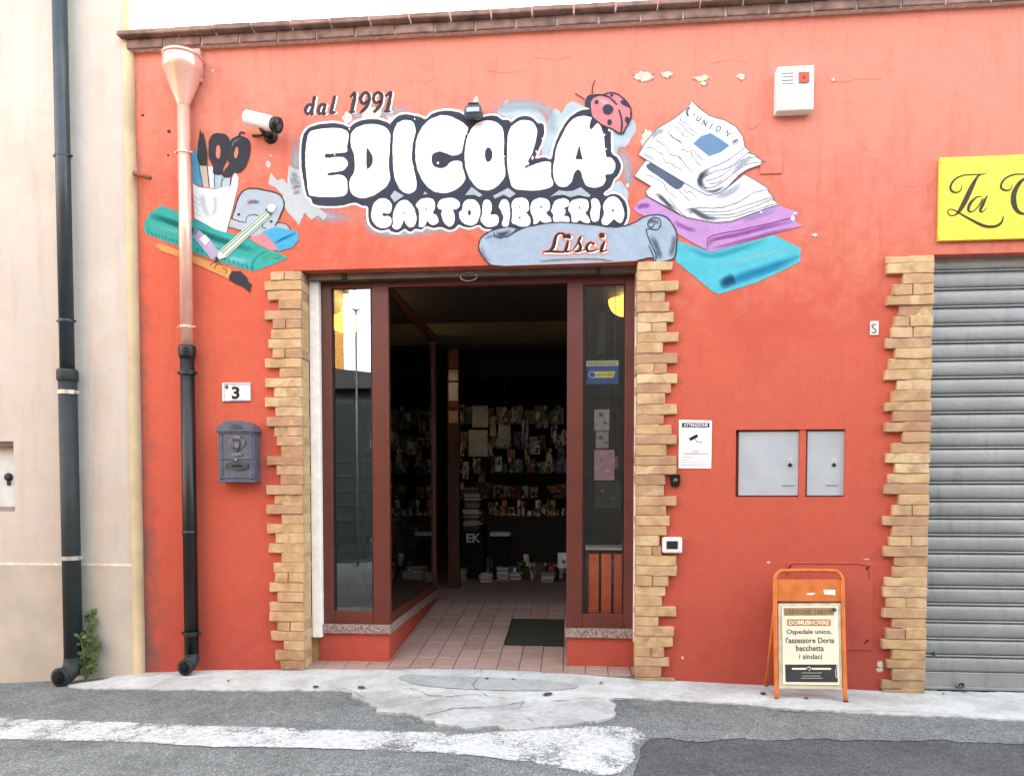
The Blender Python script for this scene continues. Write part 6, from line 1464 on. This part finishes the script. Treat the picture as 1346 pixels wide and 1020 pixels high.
# white device by the right post
p0, p1 = W(733, 747, 2.3), W(752, 727, 2.3)
dv = box('white_device', p0.x, p1.x, 2.32, 2.4, p0.z, p1.z, simple('#c9c9c4', .4, 0, .8), None, .006); tag(dv, 'small white wall device showing behind the right window post', 'device')
kk = W(741, 738, 2.32); tube('dial', [Vector((kk.x, 2.322, kk.z)), Vector((kk.x, 2.312, kk.z))], 0.02, simple('#6c6c68'), dv, 12)
# left display window contents
lw_ = W(470, 730, 0.7)
tb2 = empty('display_shelf', (lw_.x, 0.7, zs_top), 'low grey shelf behind the left window glass', 'shelf')
sx0, sx1 = W(440, 728, 0.7).x - .3, inL - .1
box('board', sx0, sx1, 0.35, 2.0, W(470, 730, .7).z - 0.02, W(470, 730, .7).z, simple('#8b939c', .4, 0, .7), tb2, .003)
for x in (sx0 + .03, sx1 - .05): box('side', x, x + .02, 0.5, 1.9, zf(1) + .02, W(470, 730, .7).z - 0.02, M_shelf, tb2)
us = empty('upper_shelf', (lw_.x, 0.9, zs_top), 'dark upper shelf of small goods behind the porch glass', 'shelf')
uz = W(540, 594, 1.2).z
box('board', inL - .3, inL - .1, .5, 2.1, uz - .02, uz, M_sh2, us)
for yy in (.5, 2.08): box('upright', inL - .3, inL - .28, yy, yy + .02, zs_top, uz - .02, M_shelf, us)
zl_ = W(470, 730, .7).z
for nm, zb_, n0, hh in (('lower', zl_, 8, .26), ('upper', uz, 9, .16)):
    for i in range(n0):
        yy = .6 + 1.4 * i / n0; h_ = hh * rr2.uniform(.5, 1.2); w_ = rr2.uniform(.04, .07)
        o = box('boxed_item', inL - .27 + rr2.uniform(0, .03), inL - .13, yy, yy + w_ * 2, zb_ + .001, zb_ + h_, M_cover_p, None, .004)
        tag(o, '%s boxed item from the street on the %s shelf behind the porch glass' % (ORD[i], nm), 'box', 'boxed items on the %s shelf behind the porch glass' % nm)
# right display window contents
sg = box('agent_sign', W(770.5, 505, .32).x, W(813, 505, .32).x, 0.30, 0.316, W(790, 505, .3).z, W(790, 481.5, .3).z, simple('#2a55a8', .35, 0, .8, .03), None, .004)
tag(sg, 'blue sign with yellow band hanging inside the right display window', 'sign')
os_ = lambda a, b, l: W(a, b, 0.2995 - l)
box('header', W(770.5, 481, .32).x, W(813, 481, .32).x, 0.30, 0.316, W(790, 481.4, .3).z, W(790, 474, .3).z, simple('#cfd6a6', .4, 0, .85, .03), sg, .002)
text('header_lettering', 'RIVENDITORE', (773.5, 476, 809.5, 480), simple('#7c8258', .5), sg, 0, os_, 0, .01)
patch('band', [(778, 488.5), (809, 488.2), (806.5, 496.5), (778, 496.8)], simple('#e4dc62', .4, 0, .85), sg, 0, False, os_)
patch('emblem', ell(778.5, 492.5, 4.6, 4.6), simple('#dfe6f2', .4, 0, .85), sg, 1, False, os_); patch('emblem_disc', ell(778.5, 492.5, 3.6, 3.6), simple('#2a55a8', .35, 0, .8, .03), sg, 2, False, os_)
for a, b in ((784, 790), (792, 797), (799, 804)): brush('band_lettering', [(a, 492.5), (b, 492.5)], 1.4, simple('#8a8a30'), sg, 2, False, False, os_)
for px in (775, 809): tube('cord', [W(px, 474, .308), Vector((W(px, 474, .308).x, .308, ztopf - .01))], .0015, simple('#777777'), sg, 6)
o = box('tall_speaker', W(786, 465, .5).x, W(797, 465, .5).x, 0.5, 0.58, W(790, 466, .5).z, W(790, 411, .5).z, simple('#17181a', .6, 0, .5), None, .006)
tag(o, 'narrow black speaker hanging behind the right display window', 'speaker'); tube('hanger', [W(791.5, 411, .54), Vector((W(791.5, 411, .54).x, .54, RZ1))], .004, P_black, o, 6)
def hangp(name, a, b, c, d, Y, hexv, lab, cat, blobs=()):
    p0, p1 = W(a, d, Y), W(c, b, Y)
    o = box(name, p0.x, p1.x, Y, Y + .01, p0.z, p1.z, simple(hexv, .45, 0, .75, .15, 20), None, .002); tag(o, lab, cat)
    xm_ = (p0.x + p1.x) / 2; tube('thread', [Vector((xm_, Y + .005, p1.z - .001)), Vector((xm_, Y + .005, RZ1))], .001, simple('#666666'), o, 5)
    for i, (u, v, r, h) in enumerate(blobs): patch('print', blot(u, v, r, r * .8, 9, .4, i), simple(h, .5), o, 0, True, lambda x, y, l: W(x, y, Y - .0005 - l), 2)
    return o
hangp('gift_bag', 781, 538, 801, 566, .55, '#c9c2b6', 'pale gift bag hanging in the right display window', 'bag', ((790, 545, 4, '#8d5a3a'), (795, 556, 3, '#5d5349')))
hangp('toy_pack', 783, 567, 800, 589, .45, '#a9a698', 'grey toy pack hanging below the pale gift bag', 'pack', ((790, 575, 4, '#57544b'), (797, 582, 3, '#6a6a5c')))
hangp('pink_folder', 781, 591, 808, 631, .4, '#c99aa4', 'pink folder hanging in the right display window', 'folder', ((790, 605, 3, '#a9707c'), (798, 618, 3, '#e0c4c8'), (786, 620, 2, '#a9707c')))
hangp('orange_figure', 804, 600, 812, 616, .5, '#e0824a', 'small orange figure hanging beside the pink folder', 'toy', ((808, 605, 2, '#f3d9b0'),))
hangp('green_pack', 782, 633, 816, 668, .7, '#39443a', 'dark green pack hanging below the pink folder', 'pack', ((792, 645, 3, '#6d7d6a'), (806, 655, 3, '#586a68')))
# orange slatted box with shelf
orb = empty('slatted_crate', (W(796, 806, .42).x, .45, zs_top), 'orange slatted wooden crate standing in the right display window', 'crate')
M_slat = simple('#ee6a22', 0.45, 0, .95, .12, 10, .1)
for a, b in ((774, 787), (790.5, 803.5), (807, 819)):
    box('slat', W(a, 765, .40).x, W(b, 765, .40).x, .40, .415, zs_top + .002, W(790, 728, .4).z, M_slat, orb, .002)
box('back_panel', W(772, 765, .40).x, W(824, 765, .40).x, .62, .64, zs_top + .002, W(790, 728, .4).z, simple('#7a2f1c', .6, 0, .6), orb)
box('top_board', W(770, 721, .40).x, W(824, 721, .40).x, .39, .66, W(790, 723, .4).z, W(790, 719, .4).z, simple('#cfc6b8', .5, 0, .8), orb, .003)
for px in (773, 822): box('side', W(px, 765, .4).x - .008, W(px, 765, .4).x + .008, .417, .619, zs_top + .002, W(790, 723, .4).z, simple('#7a2f1c', .6, 0, .6), orb)

# ------------------------------------------------------------------ across the street (seen mirrored in the glass)
OY = -9.0; VY = 2 * FY0 + 9.0
def MX(px): return WX(px, 500, VY)
def MZ(px, py): return WZ(px, py, VY)
ba = empty('grey_house', (0, OY, zg(0)), 'grey rendered house across the street, mirrored in the right window', 'building')
ax0 = MX(515); ax1 = ax0 + 16; az = MZ(790, 372) + 0.5
box('wall', ax0, ax1, OY - 6, OY, zg(ax0) - .6, az, simple('#5d5a55', .9, 0, .4), ba)
box('roof', ax0 - .3, ax1 + .3, OY - 6.3, OY + .3, az + .001, az + 0.18, simple('#8a5a48', .9), ba)
for i in range(4):
    x = ax0 + 2 + 3.6 * i
    w_ = box('window', x, x + 1.1, OY + .001, OY + .05, 1.0, 2.5, simple('#4a3b30', .6), ba); box('pane', x + .1, x + 1.0, OY + .051, OY + .058, 1.1, 2.4, simple('#2a3136', .1), w_)
bb = empty('low_house', (MX(465), OY, zg(-4)), 'low house with dark sloping roof across the street, mirrored in the left window', 'building')
bx0, bx1 = MX(447) - 1.4, MX(510)
box('wall', bx0, bx1, OY - 5, OY, -.8, MZ(465, 512), simple('#3a4146', .9, 0, .5), bb)
obj('roof', [(bx0 - .3, OY + .3, MZ(447, 474)), (bx1, OY + .3, MZ(505, 494)), (bx1, OY + .3, MZ(505, 512)), (bx0 - .3, OY + .3, MZ(447, 512)), (bx0 - .3, OY - 5, MZ(447, 474)), (bx1, OY - 5, MZ(505, 494)), (bx1, OY - 5, MZ(505, 512)), (bx0 - .3, OY - 5, MZ(447, 512))],
    [(0, 1, 2, 3), (7, 6, 5, 4), (0, 4, 5, 1), (3, 2, 6, 7), (0, 3, 7, 4), (1, 5, 6, 2)], simple('#2f2d2d', .9), bb)
gd = box('added_dark_panel', MX(447) - .6, MX(500), OY + .001, OY + .05, -.7, MZ(465, 530), simple('#121a1c', .6, 0, .5), bb)  # added dark panel, invented to keep the left pane's reflection dark
for k in range(9): box('added_panel_rib', MX(447) - .6, MX(500), OY + .051, OY + .07, -.5 + .3 * k, -.44 + .3 * k, simple('#1a2426', .6, 0, .5), gd)
bc_ = empty('ochre_house', (MX(440), OY, zg(-6)), 'tall ochre house across the street, mirrored at the edge of the left window', 'building')
oxr = MX(443) - 1.75
box('wall', oxr - 9, oxr, OY - 6, OY, -.9, 7.0, simple('#d99a4a', .9, 0, .75), bc_)
box('roof', oxr - 9.2, oxr + .1, OY - 6.2, OY + .3, 7.001, 7.2, simple('#7d5140', .9), bc_)
zlh = WZ(467, 408, VY - 0.9)
lpx = WX(467, 450, VY - 0.9); lp = empty('street_lamp', (lpx, OY + 0.9, zg(lpx)), 'thin street lamp pole across the street, mirrored in the left window', 'street lamp')
tube('pole', [Vector((lpx, OY + 0.9, zg(lpx))), Vector((lpx, OY + 0.9, zlh))], [.025, .016], simple('#4c4f52', .5, .4), lp, 10)
tube('lamp_head', [Vector((lpx, OY + 0.9, zlh)), Vector((lpx, OY + 0.9, zlh + .03)), Vector((lpx, OY + 0.9, zlh + .09))], [.03, .09, .05], simple('#b9bcbc', .4), lp, 14)
